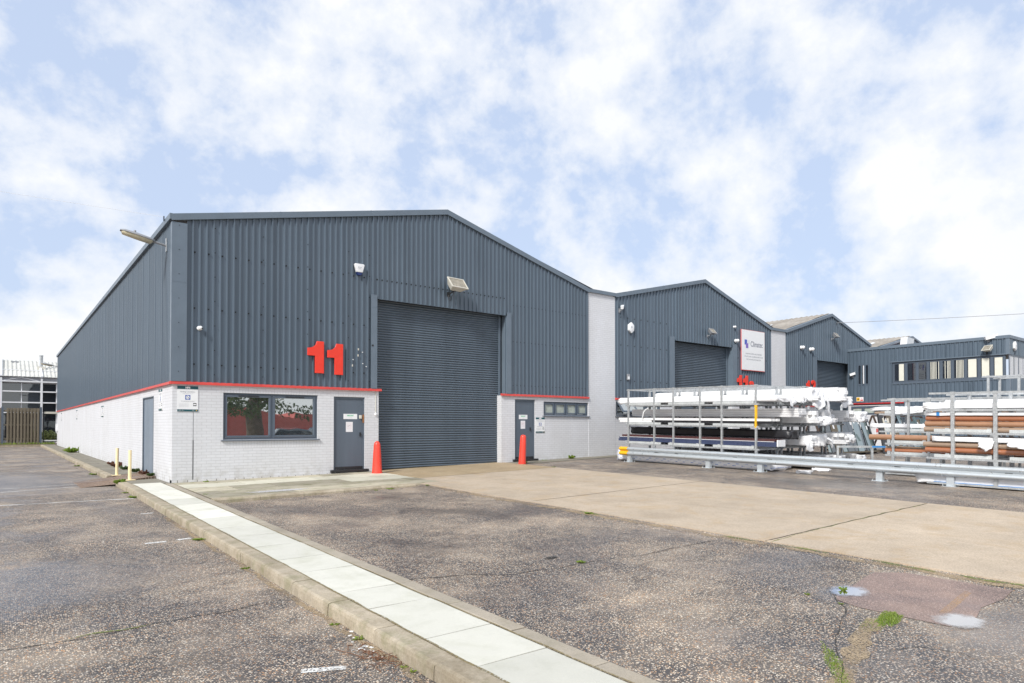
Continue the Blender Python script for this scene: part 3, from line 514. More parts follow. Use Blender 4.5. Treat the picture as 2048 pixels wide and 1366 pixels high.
# worn white and yellow road markings
def strip(name, mat, p, q, w, zf, off=0.0035):
    p, q = Vector(p), Vector(q); d = (q-p).normalized(); n = Vector((-d.y, d.x))*w/2; m_ = max(1, int((q-p).length/1.0)); b = B()
    for i in range(m_+1):
        c = p.lerp(q, i/m_)
        for s_ in (-1, 1): k = c+n*s_; b.v.append(Vector((k.x, k.y, zf(k.x, k.y)+off)))
    b.f = [(2*i, 2*i+1, 2*i+3, 2*i+2) for i in range(m_)]; return struct(b.build(name, mat))
strip('parking_line', 'line', (-7.5, -0.5), (-1.05, 2.2), 0.10, lot); strip('parking_line', 'line', (-8.5, 0.95), (-1.6, 2.75), 0.10, lot)
strip('parking_line', 'linel', (-7.5, -1.35), (-1.05, -1.75), 0.10, lot); strip('parking_line', 'line', (-1.72, -7.45), (-1.45, -7.44), 0.09, lot); strip('parking_line', 'line', (-1.30, -7.40), (-1.12, -7.36), 0.09, lot)
strip('parking_line', 'linel', (-1.64, -13.24), (-1.36, -13.36), 0.075, lot); strip('parking_line', 'linel', (-1.3, -4.3), (-1.1, -4.3), 0.1, lot)
for k in range(4): strip('parking_line', 'linel', (-8, 9+5*k), (-1.0, 9.4+5*k), 0.1, lot)
strip('road_marking', 'yline', (3.25, -15.55), (4.45, -15.42), 0.07, yard, 0.0075)
# verge at the far end of the car park
struct(B().add([(-40, 43.0, -0.12), (-40, 43.15, 0.04), (-40, 46.6, 0.10), (0.05, 46.6, 0.10), (0.05, 43.15, 0.04), (0.05, 43.0, -0.12)], [(0, 5, 4, 1), (1, 4, 3, 2)]).build('verge', 'soil'))
struct(B().box(-40, -0.74, 42.88, 42.99, -0.3, -0.02).build('kerb', 'kerb'))

# ================================================================== BUILDINGS
def rects(x0, x1, z0, z1, holes):
    xs = sorted({x0, x1, *[h[0] for h in holes], *[h[1] for h in holes]}); zs = sorted({z0, z1, *[h[2] for h in holes], *[h[3] for h in holes]})
    out = []
    for a, c in zip(xs[:-1], xs[1:]):
        col = []
        for d, e in zip(zs[:-1], zs[1:]):
            mx, mz = (a+c)/2, (d+e)/2
            if any(h[0] < mx < h[1] and h[2] < mz < h[3] for h in holes): continue
            if col and abs(col[-1][1]-d) < 1e-6: col[-1] = (col[-1][0], e)
            else: col.append((d, e))
        out += [(a, c, d, e) for d, e in col]
    return out
def T_side(): return Matrix(((0, 1, 0, 0), (1, 0, 0, 0), (0, 0, 1, 0), (0, 0, 0, 1)))      # facade x,y -> world y,x
PITCH_ = 0.163
def cladding(name, u0, u1, zb, zt, parent, T=None, pitch=PITCH_, depth=0.036, mat='clad', phase=0.0, holes=(), y=-0.006, lap=6):
    # narrow trapezoid ribs standing proud of wide pans; zb, zt may be functions of u
    fb = zb if callable(zb) else (lambda u: zb); ft = zt if callable(zt) else (lambda u: zt)
    b = B(T); us = []; k = 0; u = u0-phase
    while u < u1:
        dd = depth*(1.35 if k % lap == 0 else 1)
        for du, d in ((0.0, 0), (0.108, 0), (0.118, dd), (0.150, dd)): us.append((u+du, d))
        u += pitch; k += 1
    us = [p for p in us if u0 < p[0] < u1]; us = [(u0, 0)]+us+[(u1, 0)]
    for (ua, da), (ub, db) in zip(us[:-1], us[1:]):
        mid = (ua+ub)/2; zlo = [fb(ua), fb(ub)]
        for h in holes:
            if h[0] < mid < h[1]: zlo = [h[2], h[2]]
        b.add([(ua, y-da, zlo[0]), (ub, y-db, zlo[1]), (ub, y-db, ft(ub)), (ua, y-da, ft(ua))], [(0, 1, 2, 3)])
    return b.build(name, mat, parent, recalc=False)
def screws(u0, u1, zs, parent, T=None, step=PITCH_*2, y=-0.008, skip=()):
    b = B(T)
    for z in zs:
        u = u0+0.06
        while u < u1:
            if not any(s[0] < u < s[1] and s[2] < z < s[3] for s in skip): b.box(u-0.015, u+0.015, y-0.034, y, z-0.016, z+0.014)
            u += step
    o = b.build('screw_fixings', 'dark', parent); o['kind'] = 'stuff'; return o
def verge(parent, pts, h=0.16, d=0.085, y=0.0, name='verge_flashing', mat='trim'):
    b = B()
    for (xa, za), (xb, zb_) in zip(pts[:-1], pts[1:]):
        n = max(1, round((xb-xa)/2.4))
        for i in range(n):
            a0, a1 = xa+(xb-xa)*i/n, xa+(xb-xa)*(i+1)/n; z0, z1 = za+(zb_-za)*i/n, za+(zb_-za)*(i+1)/n
            b.add([(a0, y-d, z0-h), (a1, y-d, z1-h), (a1, y-d, z1), (a0, y-d, z0), (a0, y+0.25, z0-h), (a1, y+0.25, z1-h), (a1, y+0.25, z1+0.01), (a0, y+0.25, z0+0.01)], [(0, 1, 2, 3), (3, 2, 6, 7), (0, 4, 5, 1), (4, 7, 6, 5)])
            if i: b.box(a0-0.012, a0+0.012, y-d-0.003, y-d+0.02, z0-h-0.002, z0+0.004)
    return b.build(name, mat, parent)
def window(parent, x0, x1, z0, z1, n=2, y=0.05, glass='glass', T=None, fr=0.055, sash=0.05, sill=True, depth=0.07, gy=0.03, name='window', vents=True, mat='frame', div=None):
    b = B(T); w = (x1-x0)/n; cuts = [x0+w*i for i in range(n+1)] if div is None else div; n = len(cuts)-1
    b.box(x0, x1, y, y+depth, z1-fr, z1); b.box(x0, x1, y, y+depth, z0, z0+fr)
    for i, c in enumerate(cuts):
        a, e = (c, c+fr) if i == 0 else (c-fr, c) if i == n else (c-fr/2, c+fr/2); b.box(a, e, y, y+depth, z0+fr, z1-fr)
    f = b.build(name, mat, parent)
    for i in range(n):
        a = cuts[i]+(fr if i == 0 else fr/2); e = cuts[i+1]-(fr if i == n-1 else fr/2); s_ = sash
        q = B(T); q.box(a+0.004, e-0.004, y-0.018, y+0.03, z1-fr-s_, z1-fr-0.004); q.box(a+0.004, e-0.004, y-0.018, y+0.03, z0+fr+0.004, z0+fr+s_)
        q.box(a+0.004, a+s_, y-0.018, y+0.03, z0+fr+s_, z1-fr-s_); q.box(e-s_, e-0.004, y-0.018, y+0.03, z0+fr+s_, z1-fr-s_)
        q.build('sash', mat, f, bevel=0.004, segs=1)
        B(T).box(a+s_, e-s_, y+gy-0.004, y+gy, z0+fr+s_, z1-fr-s_).build('pane', glass, f)
        if vents: B(T).box((a+e)/2-0.26, (a+e)/2+0.26, y-0.03, y-0.0185, z1-fr-0.028, z1-fr-0.006).build('trickle_vent', 'blackp', f)
    if sill:
        B(T).prism([(-0.055, z0-0.032), (-0.055, z0-0.012), (y+0.03, z0-0.001), (y+0.03, z0-0.032)], x0-0.05, x1+0.05, 'x').build('sill', mat, f)
    return f
def shutter(parent, x0, x1, z0, z1, y=0.28, sag=True):
    b = B(); pitch = 0.0755; z = z0; rows = []
    while z < z1:
        for dz, d in ((0, 0.0), (0.010, 0.013), (0.028, 0.022), (0.046, 0.019), (0.060, 0.006), (0.065, -0.010), (0.0715, -0.010)): rows.append((z+dz, d))
        z += pitch
    xs = [x0+(x1-x0)*i/12 for i in range(13)]
    for zz, d in rows:
        k = max(0, 1-(zz-z0)/0.5)
        for i, x in enumerate(xs): b.v.append(Vector((x, y-d-(0.02*k*math.sin(i*1.3) if sag else 0), zz+(0.022*k*math.sin(math.pi*i/12)*(1 if i > 3 else 0.6) if sag else 0))))
    n = 13; b.f = [(j*n+i, j*n+i+1, (j+1)*n+i+1, (j+1)*n+i) for j in range(len(rows)-1) for i in range(12)]
    s = b.build('roller_shutter', 'shutter', parent, smooth=50, recalc=False)
    B().box(x0, x1, y-0.03, y+0.01, z0-0.055, z0-0.003).build('bottom_rail', 'blackp', s)
    for a, c in ((x0-0.005, x0+0.07), (x1-0.07, x1+0.005)): B().box(a, c, y-0.05, y-0.022, z0-0.05, z1).build('guide', 'trim', s)
    B().box(x0-0.35, x1+0.35, y+0.06, y+0.09, z0-0.1, z1+0.5).build('dark_backing', 'dark', s)
    return s
def jamb_parts(b, parent):                 # one mesh for the left jamb, one for the right
    xs = sorted(v.x for v in b.v); mid = (xs[0]+xs[-1])/2
    if xs[-1]-xs[0] < 1.5: return b.build('shutter_jamb', 'trim', parent)
    for side in (0, 1):
        q = B()
        for k in range(0, len(b.v), 8):
            if (b.v[k].x > mid) == bool(side): q.add([tuple(p) for p in b.v[k:k+8]], [(0,3,2,1),(4,5,6,7),(0,1,5,4),(1,2,6,5),(2,3,7,6),(3,0,4,7)])
        q.build('shutter_jamb', 'trim', parent)
def person_door(parent, x0, x1, z0, z1, y=0.035):
    d = B().box(x0+0.055, x1-0.055, y+0.012, y+0.06, z0+0.03, z1-0.06).build('door', 'doorp', parent, bevel=0.004, segs=1)
    b = B(); b.box(x0+0.003, x0+0.055, y-0.004, y+0.08, z0+0.02, z1-0.004); b.box(x1-0.055, x1-0.003, y-0.004, y+0.08, z0+0.02, z1-0.004); b.box(x0+0.055, x1-0.055, y-0.004, y+0.08, z1-0.06, z1-0.004)
    b.build('door_frame', 'doorp', d)
    B().box(x0-0.10, x1+0.10, -0.085, y+0.01, z0-0.055, z0+0.022).build('threshold', 'blackp', d, bevel=0.015)
    B().box(x0+0.06, x1-0.06, y-0.016, y+0.011, z0+0.035, z0+0.10).build('weather_bar', 'blackp', d)
    for u in (0.18, x1-x0-0.18):
        for v in (0.2, 0.95, 1.85): B().lathe([(0.011, 0), (0.011, 0.006), (0.004, 0.009)], 8, Matrix.Translation((x0+u, y+0.012, z0+v)) @ Matrix.Rotation(R(90), 4, 'X')).build('bolt_head', 'doorp', d)
    return d
def coping(parent, x0, x1, z, parent_T=None, name='red_cill', mat='red', d=0.070, h=0.070):
    b = B(parent_T); u = x0
    while u < x1-0.01:
        e = min(u+2.45, x1); b.prism([(-d, z-h), (-d, z-0.012), (0.0, z+0.006), (0.0, z-h)], u+0.002, e-0.002, 'x'); u = e
    return b.build(name, mat, parent)

ZE, ZR, XR, W1 = 6.58, 8.29, 7.88, 14.19
LEN = 40.86
def gable(x, xs): 
    for (xa, za), (xb, zb_) in zip(xs[:-1], xs[1:]):
        if x <= xb: return za+(zb_-za)*(x-xa)/(xb-xa)
    return xs[-1][1]
G1 = [(0, ZE), (XR, ZR), (W1, ZE)]
u1 = thing('warehouse', 'grey clad warehouse numbered 11 with white painted brick base, nearest to the camera', 'warehouse', (0, 0, 0), group='row of gabled warehouses')
D1 = (4.14, 5.09, 0.14, 2.24); WN1 = (1.18, 3.67, 1.05, 2.26); D2 = (10.67, 11.57, 0.24, 2.33); WN2 = (11.97, 14.19, 1.78, 2.28)
ZC = 2.445
b = B()
for a, c, d, e in rects(0, 5.53, 0.07, ZC, [D1[:2]+(0.0, D1[3]), WN1]): b.box(a, c, 0, 0.22, d, e)
b2 = B()
for a, c, d, e in rects(10.09, W1, -0.15, ZC, [D2[:2]+(-0.2, D2[3]), WN2]): b2.box(a, c, 0, 0.22, d, e)
b.box(5.33, 5.53, 0.22, 0.6, -0.2, ZC); b2.box(10.09, 10.29, 0.22, 0.6, -0.2, ZC); b2.build('brick_wall', 'brick', u1)
SD = (2.45, 4.2)
for a, c, d, e in rects(0.22, LEN, -0.15, ZC, [SD+(-0.2, 2.23)]): b.box(0, 0.22, a, c, d, e)
b.box(0, 0.22, 0.0, 0.22, -0.15, 0.07)
front_brick = b.build('brick_wall', 'brick', u1)
b = B()
b.box(0.0, 5.545, -0.014, -0.0005, -0.15, 0.068); b.build('plinth', 'plinth', u1); B().box(D1[0], D1[1], 0.001, 0.2, -0.15, 0.07).build('plinth', 'plinth', u1)
B().box(D2[0], D2[1], 0.01, 0.2, -0.15, 0.19).build('plinth', 'plinth', u1)
b = B(); 
for q in ((WN1[0]-0.1, WN1[1]+0.1, -0.002, 0.02, 2.262, 2.335), (WN1[0]-0.1, WN1[1]+0.1, -0.002, 0.02, WN1[2]-0.215, WN1[2]-0.035), (D1[0]-0.12, D1[1]+0.12, -0.002, 0.02, 2.245, 2.335), (WN2[0]-0.08, WN2[1], -0.002, 0.02, WN2[2]-0.215, WN2[2]-0.035)):
    B().box(*q).build('soldier_course', 'soldier', u1)
b = B(); b.box(0.466, 0.486, -0.003, 0.05, 0.07, 1.05); b.box(0.472, 0.480, -0.0025, 0.05, 1.05, 1.75); b.build('movement_joint', 'blackp', u1)
window(u1, *WN1, n=2, y=0.045)
window(u1, *WN2[:2], WN2[2], WN2[3], n=4, y=0.045, glass='frost', vents=False)
d1 = person_door(u1, *D1); d2 = person_door(u1, *D2)
# latch, handle and peeling patch on the first door
B().box(4.93, 5.00, 0.008, 0.047, 1.62, 1.72).build('latch', 'offwhite', d1, bevel=0.006); B().box(5.03, 5.075, 0.018, 0.031, 1.50, 1.74).build('peeling_paint', 'peel', d1)
B().box(4.945, 4.975, 0.005, 0.047, 1.10, 1.22).build('handle', 'blackp', d1, bevel=0.006); B().box(11.36, 11.39, 0.005, 0.047, 1.25, 1.36).build('handle', 'blackp', d2, bevel=0.006)
# side door, two leaves
sdoor = B()
sdoor.box(0.03, 0.07, SD[0]+0.05, (SD[0]+SD[1])/2-0.004, 0.07, 2.2); sdoor.box(0.03, 0.07, (SD[0]+SD[1])/2+0.004, SD[1]-0.05, 0.07, 2.2)
sdo = sdoor.build('door', 'sidedoor', u1, bevel=0.004, segs=1); sdo['label'] = 'pale blue grey double side door'
b = B(); b.box(-0.004, 0.1, SD[0]+0.003, SD[0]+0.05, 0, 2.225); b.box(-0.004, 0.1, SD[1]-0.05, SD[1]-0.003, 0, 2.225); b.box(-0.004, 0.1, SD[0]+0.05, SD[1]-0.05, 2.2, 2.225); b.build('door_frame', 'doorp', sdo)
B().box(0.09, 0.12, SD[0], SD[1], -0.1, 2.2).build('dark_backing', 'dark', sdo)
coping(u1, -0.06, 5.60, 2.505); coping(u1, 10.05, W1, 2.505)
coping(u1, 0.005, LEN, 2.505, T_side())
HZ = 5.17
holes1 = [(5.45, 10.28, HZ)]
cladding('cladding', 0.30, W1-0.002, 2.50, lambda x: gable(x, G1)-0.05, u1, holes=holes1)
cladding('cladding', 0.10, LEN, 2.50, ZE-0.03, u1, T=T_side(), depth=0.024)
b = B(); b.box(-0.0472, 0.30, -0.060, -0.0503, 2.506, ZE-0.16); b.box(-0.047, -0.036, -0.050, 0.11, 2.506, ZE-0.16)
b.box(0.285, 0.30, -0.050, -0.004, 2.506, ZE-0.16); b.box(-0.051, 0.303, -0.0635, -0.0605, 4.95, 4.962)
b.build('corner_flashing', 'trim', u1)
screws(0.42, 5.2, (2.95, 4.35, 5.75), u1, skip=[(3.2, 4.5, 2.7, 3.9)]); screws(10.5, 14.1, (2.8, 4.3, 5.55), u1, step=PITCH_); screws(5.4, 10.3, (5.75,), u1, step=PITCH_)
b = B()
for u in (0.95, 2.15, 3.35, 4.55, 5.2):
    for z in [2.7+0.62*i for i in range(7)]:
        if z < gable(u, G1)-0.3 and not (3.2 < u < 4.5 and z < 3.9): b.box(u-0.010, u+0.010, -0.060, -0.044, z-0.012, z+0.012)
for z in [2.75+0.6*i for i in range(7)]: b.box(0.11, 0.125, -0.068, -0.060, z-0.008, z+0.008)
o = b.build('screw_fixings', 'dark', u1); o['kind'] = 'stuff'
verge(u1, [(-0.06, ZE+0.02), (XR, ZR+0.02), (W1, ZE+0.02)])
b = B(); y = -0.08
while y < LEN: 
    e = min(y+3.0, LEN+0.05); b.box(-0.10, 0.04, y+(0.01 if y > 0 else 0), e, ZE-0.11, ZE+0.03); y = e
b.build('eaves_flashing', 'trim', u1)
# jambs and head of the shutter opening
b = B(); b.box(5.25, 5.45, -0.062, -0.052, 2.506, 5.28); b.box(5.44, 5.452, -0.052, 0.25, 2.506, HZ); b.box(5.247, 5.453, -0.065, -0.0625, 4.9, 4.91)
b.box(10.28, 10.48, -0.062, -0.052, 2.506, 5.28); b.box(10.28, 10.292, -0.052, 0.25, 2.506, HZ); b.box(10.277, 10.483, -0.065, -0.0625, 4.9, 4.91)
jamb_parts(b, u1)
B().box(5.2, 10.55, 0.0, 0.32, HZ+0.02, HZ+0.06).build('shutter_head', 'dark', u1)
shutter(u1, 5.47, 10.20, 0.10, HZ+0.02, y=0.26)
b = B(); b.add([(0, 0.02, ZE), (XR, 0.02, ZR), (XR, LEN, ZR), (0, LEN, ZE), (W1+0.7, 0.02, ZE-0.05), (W1+0.7, LEN, ZE-0.05)], [(0, 1, 2, 3), (1, 4, 5, 2)]); b.build('roof', 'rooflead', u1, recalc=False)
# brick pier between the first and second warehouse belongs to the first
P1 = (W1, 15.64)
B().box(P1[0]+0.001, P1[1], -0.012, 0.3, -0.15, 6.50).build('brick_pier', 'brick', u1)
verge(u1, [(W1, ZE+0.02), (P1[1], ZE+0.02)], h=0.13)
# small patches left by lost numerals
for (px, pz_, w_) in ((4.84, 3.60, 0.035), (4.83, 3.42, 0.035), (4.66, 3.12, 0.03)): B().box(px, px+w_, -0.054, -0.046, pz_, pz_+0.06).build('adhesive_pad', 'offwhite', u1)
for (px, pz_) in ((4.98, 3.55), (4.69, 3.32), (4.99, 3.22), (5.10, 3.14)): B().lathe([(0.014, 0), (0.014, 0.02)], 8, Matrix.Translation((px, -0.05, pz_)) @ Matrix.Rotation(R(90), 4, 'X')).build('pale_stud', 'white', u1)
B().box(5.27, 5.33, -0.068, -0.0622, 3.75, 3.80).build('lock_plate', 'blackp', u1)

# ---- second warehouse
X2, W2 = 15.64, 26.77; ZE2, ZR2, XR2 = 6.27, 7.92, 21.39
G2 = [(X2, ZE), (XR2, ZR2), (W2, ZE2)]
u2 = thing('warehouse', 'middle grey gabled warehouse behind the metal racks, with the large white company board', 'warehouse', (0, 0, 0), group='row of gabled warehouses')
WN3 = (15.70, 18.4, 1.80, 2.36); b = B()
for a, c, d, e in rects(X2, 19.25, -0.15, ZC, [WN3]): b.box(a+0.002 if a == X2 else a, c, 0, 0.22, d, e)
b.build('brick_wall', 'brick', u2); B().box(23.5, W2, 0, 0.22, -0.15, ZC).build('brick_wall', 'brick', u2)
coping(u2, X2+0.004, 19.2, 2.505); coping(u2, 23.6, W2, 2.505)
cladding('cladding', X2+0.004, W2-0.002, 2.50, lambda x: gable(x, G2)-0.05, u2, holes=[(19.25, 23.5, 5.05)], pitch=0.20)
screws(15.9, 19, (3.2, 4.6, 5.7), u2, step=0.4); screws(23.9, 26.6, (3.2, 4.6), u2, step=0.4)
verge(u2, [(X2, ZE+0.02), (XR2, ZR2+0.02), (W2, ZE2+0.02)])
b = B(); b.box(18.93, 19.25, -0.062, -0.052, 2.506, 5.20); b.box(19.24, 19.252, -0.052, 0.25, 2.5, 5.05); b.box(23.5, 23.85, -0.062, -0.052, 2.506, 5.20); b.box(23.5, 23.512, -0.052, 0.25, 2.5, 5.05); jamb_parts(b, u2)
B().box(19.25, 23.5, 0.0, 0.3, 5.06, 5.1).build('shutter_head', 'dark', u2)
shutter(u2, 19.27, 23.45, 0.3, 5.06, y=0.26, sag=False)
w3 = window(u2, *WN3, n=3, y=0.04, vents=False)
q = B(Matrix.Translation((0, -0.02, 2.33)) @ Matrix.Rotation(R(-38), 4, 'X'))      # open top hung casement
q.box(15.74, 16.62, -0.045, 0.0, -0.06, 0); q.box(15.74, 16.62, -0.045, 0.0, -0.50, -0.44); q.box(15.74, 15.80, -0.045, 0.0, -0.44, -0.06); q.box(16.56, 16.62, -0.045, 0.0, -0.44, -0.06)
oc = q.build('open_casement', 'frame', u2); B(Matrix.Translation((0, -0.02, 2.33)) @ Matrix.Rotation(R(-38), 4, 'X')).box(15.80, 16.56, -0.025, -0.02, -0.44, -0.06).build('pane', 'glass', oc)
b = B(); b.add([(X2, 0.02, ZE), (XR2, 0.02, ZR2), (XR2, 24, ZR2), (X2, 24, ZE), (W2+0.7, 0.02, ZE2-0.05), (W2+0.7, 24, ZE2-0.05)], [(0, 1, 2, 3), (1, 4, 5, 2)]); b.build('roof', 'rooflead', u2, recalc=False)
P2 = (W2, 28.16)
B().box(P2[0]+0.001, P2[1], -0.012, 0.3, -0.15, 6.2).build('brick_pier', 'brick', u2)
verge(u2, [(W2, ZE2+0.02), (P2[1], ZE2+0.02)], h=0.13)

# ---- third warehouse
def corr_roof(parent, x0, z0, x1, z1, y0, y1, mat, amp=0.03, pitch=0.30, lights=()):
    b = B(); ys = []; y = y0
    while y <= y1: ys += [(y, 0), (y+pitch*0.25, amp), (y+pitch*0.5, 0), (y+pitch*0.75, -amp)]; y += pitch
    n = 5
    for yy, d in ys:
        for i in range(n):
            t = i/(n-1); b.v.append(Vector((x0+(x1-x0)*t, yy, z0+(z1-z0)*t+d+(0.018*(i % 2)))))
    b.f = [(j*n+i, j*n+i+1, (j+1)*n+i+1, (j+1)*n+i) for j in range(len(ys)-1) for i in range(n-1)]
    r = b.build('roof', mat, parent, recalc=False)
    for (ta, tb, ya, yb) in lights:
        b = B(); ll = [(yy, d) for yy, d in ys if ya <= yy <= yb]
        for yy, d in ll:
            for t in (ta, tb): b.v.append(Vector((x0+(x1-x0)*t, yy, z0+(z1-z0)*t+d+0.035)))
        b.f = [(2*i, 2*i+1, 2*i+3, 2*i+2) for i in range(len(ll)-1)]; b.build('rooflight', 'rooflight', r, recalc=False)
    return r
X3, W3, XR3, ZR3 = 28.16, 37.66, 32.91, 7.60
G3 = [(X3, ZE2), (XR3, ZR3), (W3, ZE2)]
u3 = thing('warehouse', 'grey gabled warehouse with weathered cement roof, joined to the clad office block', 'warehouse', (0, 0, 0), group='row of gabled warehouses')
cladding('cladding', X3+0.004, W3, 2.50, lambda x: gable(x, G3)-0.05, u3, holes=[(31.24, 34.85, 4.95)], pitch=0.20)
b = B(); b.box(X3+0.002, 31.24, 0, 0.22, -0.1, ZC); b.build('brick_wall', 'brick', u3); coping(u3, X3+0.004, 31.2, 2.505)
verge(u3, [(X3, ZE2+0.02), (XR3, ZR3+0.02), (W3, ZE2+0.02)], h=0.15)
b = B(); b.box(30.82, 31.24, -0.062, -0.052, 2.506, 5.12); b.box(31.23, 31.242, -0.052, 0.25, 2.5, 4.95); jamb_parts(b, u3)
B().box(31.25, 35.3, 0.02, 0.3, 4.96, 5.0).build('shutter_head', 'dark', u3)
shutter(u3, 31.26, 35.3, 0.3, 4.96, y=0.26, sag=False)
corr_roof(u3, X3, ZE2+0.03, XR3, ZR3+0.04, 0.1, 19.5, 'roofold', lights=((0.10, 0.55, 2.2, 3.4), (0.45, 0.9, 5.0, 6.0), (0.2, 0.6, 9.2, 10.2), (0.35, 0.9, 13.5, 14.5)))
corr_roof(u3, W3, ZE2+0.03, XR3, ZR3+0.04, 0.1, 19.5, 'roofold')
# ---- far warehouse beyond the office
X4, W4, XR4, ZR4, ZE4 = 37.7, 49.5, 43.64, 7.26, 5.95
u4 = thing('warehouse', 'far warehouse whose weathered cement roof and ridge show above the office block', 'warehouse', (0, 0, 0), group='row of gabled warehouses')
G4 = [(X4, ZE4), (XR4, ZR4), (W4, ZE4)]
cladding('cladding', X4, W4, 0.0, lambda x: gable(x, G4)-0.03, u4, pitch=0.20); verge(u4, [(X4, ZE4+0.02), (XR4, ZR4+0.02), (W4, ZE4+0.02)], h=0.12)
corr_roof(u4, X4, ZE4+0.03, XR4, ZR4+0.04, 0.1, 15, 'roofold', lights=((0.2, 0.85, 4.5, 5.6), (0.05, 0.6, 1.2, 2.2)))
corr_roof(u4, W4, ZE4+0.03, XR4, ZR4+0.04, 0.1, 15, 'roofold')
B().prism([(41.5, 6.35), (42.5, 6.35), (42.75, 6.98), (41.75, 7.02)], -0.5, -0.10, 'y').build('vent_cowl', 'rooflight', u4)
B().prism([(40.9, 6.1), (44.4, 6.1), (44.0, 6.42), (41.4, 6.5)], -0.4, -0.06, 'y').build('red_flashing', 'red', u4)

# ---- office block
XO, YO, ZO = 34.85, -7.59, 5.76
of = thing('office_block', 'flat roofed grey clad office block with a band of upper windows at the right edge', 'office', (0, 0, 0))
TO = Matrix(((0, 1, 0, XO), (1, 0, 0, 0), (0, 0, 1, 0), (0, 0, 0, 1)))     # u -> y, depth -> x
WB = (-7.45, -2.36, 3.72, 4.86)
cladding('cladding', YO+0.1, 0.0, 2.66, ZO-0.06, of, T=TO, pitch=0.20, holes=[(WB[0]-0.2, WB[1], WB[3])])
cladding('cladding', YO+0.1, WB[1], 0.3, WB[2], of, T=TO, pitch=0.20)
cladding('cladding', XO+0.1, XO+10, 4.86, ZO-0.06, of, T=Matrix.Translation((0, YO, 0)), pitch=0.20)
cladding('cladding', XO+0.1, XO+10, 0.3, 3.72, of, T=Matrix.Translation((0, YO, 0)), pitch=0.20)
b = B(); b.box(XO-0.06, XO+10, YO-0.06, YO+0.06, ZO-0.13, ZO+0.02); b.box(XO-0.06, XO+0.06, YO+0.06, 0.0, ZO-0.13, ZO+0.02); b.build('parapet_flashing', 'trim', of)
b = B(); b.box(XO-0.04, XO+0.12, YO-0.04, YO+0.12, 4.86, ZO-0.131); b.box(XO-0.04, XO+0.12, YO-0.04, YO+0.12, 0.3, 3.70); b.build('corner_flashing', 'trim', of)
B().box(XO+0.1, XO+10, YO+0.1, -0.1, ZO-0.3, ZO-0.2).build('roof', 'rooflead', of)
b = B()
for a, c, d, e in rects(-2.9, 0.0, 0.0, 2.58, [(-2.75, -0.15, 2.03, 2.52)]): b.box(XO+0.01, XO+0.2, a, c, d, e)
b.build('brick_wall', 'brick', of); coping(of, -2.95, 0.0, 2.70, TO, mat='reddull')
B().box(XO+0.15, XO+9.9, YO+0.2, -0.2, 0.1, 3.7).build('lower_core', 'dark', of)
bw = window(of, -2.75, -0.15, 2.03, 2.52, T=TO, y=0.03, n=4, vents=False, glass='frost', sill=False)
cuts = [-7.45, -6.90, -6.37, -5.79, -5.21, -4.70, -4.10, -3.58, -3.04, -2.36]
window(of, WB[0], WB[1], WB[2], WB[3], T=TO, y=0.02, div=cuts, vents=False, glass='glassdark', fr=0.09, sash=0.03, gy=0.0)
B().box(XO-0.06, XO+0.02, WB[0]-0.1, WB[1]+0.1, WB[3]-0.01, WB[3]+0.035).build('drip_flashing', 'trim', of)
B().box(XO-0.05, XO+0.0, WB[0]-0.1, WB[1]+0.05, WB[2]-0.06, WB[2]-0.005).build('sill', 'trim', of)
def blinds(parent, ya, yb, n, frac, seed):
    rn = random.Random(seed); b = B(); w = (yb-ya)/n
    for i in range(n):
        if rn.random() < frac:
            a = ya+w*i; b.box(XO+0.012, XO+0.0165, a+w*0.06, a+w*(0.94 if frac > 0.95 else 0.52), WB[2]+0.1, WB[3]-0.1)
    b.build('blind', 'blind', parent)
for (ya, yb, n, fr_, sd_) in ((-7.36, -6.99, 1, 1, 1), (-6.81, -6.46, 1, 1, 2), (-6.28, -5.88, 1, 1, 3), (-5.70, -5.30, 7, 0.9, 4), (-5.12, -4.79, 6, 0.9, 5), (-4.61, -4.19, 7, 0.8, 6), (-2.95, -2.68, 1, 1, 8)): blinds(of, ya, yb, n, fr_, sd_)
b = B(); b.box(XO+0.02, XO+2.4, YO-0.01, YO+0.02, 3.72, 3.80); b.box(XO+0.02, XO+2.4, YO-0.01, YO+0.02, 4.78, 4.86)
for u in (0.02, 0.7, 1.4, 2.1, 2.8): b.box(XO+u, XO+u+0.08, YO-0.01, YO+0.02, 3.80, 4.78)
f = b.build('window', 'frame', of); B().box(XO+0.02, XO+3, YO+0.005, YO+0.01, 3.8, 4.78).build('pane', 'glassdark', f)
b = B()
for i in range(14): b.box(XO+0.12+i*0.19, XO+0.12+i*0.19+0.09, YO-0.004, YO+0.002, 3.8, 4.78)
b.build('blind', 'white2', f)
b = B(); b.box(XO-0.03, XO-0.005, -1.20, -0.52, 4.80, 4.86); b.box(XO-0.03, XO-0.005, -1.20, -0.52, 3.70, 3.77); b.box(XO-0.03, XO-0.005, -1.20, -1.13, 3.77, 4.80); b.box(XO-0.03, XO-0.005, -0.59, -0.52, 3.77, 4.80)
f = b.build('window', 'frame', of); B().box(XO-0.012, XO-0.006, -1.13, -0.59, 3.77, 4.80).build('pane', 'glassdark', f)
B().box(XO-0.06, XO-0.02, -0.90, -0.85, 3.78, 4.79).build('open_casement', 'white2', f)
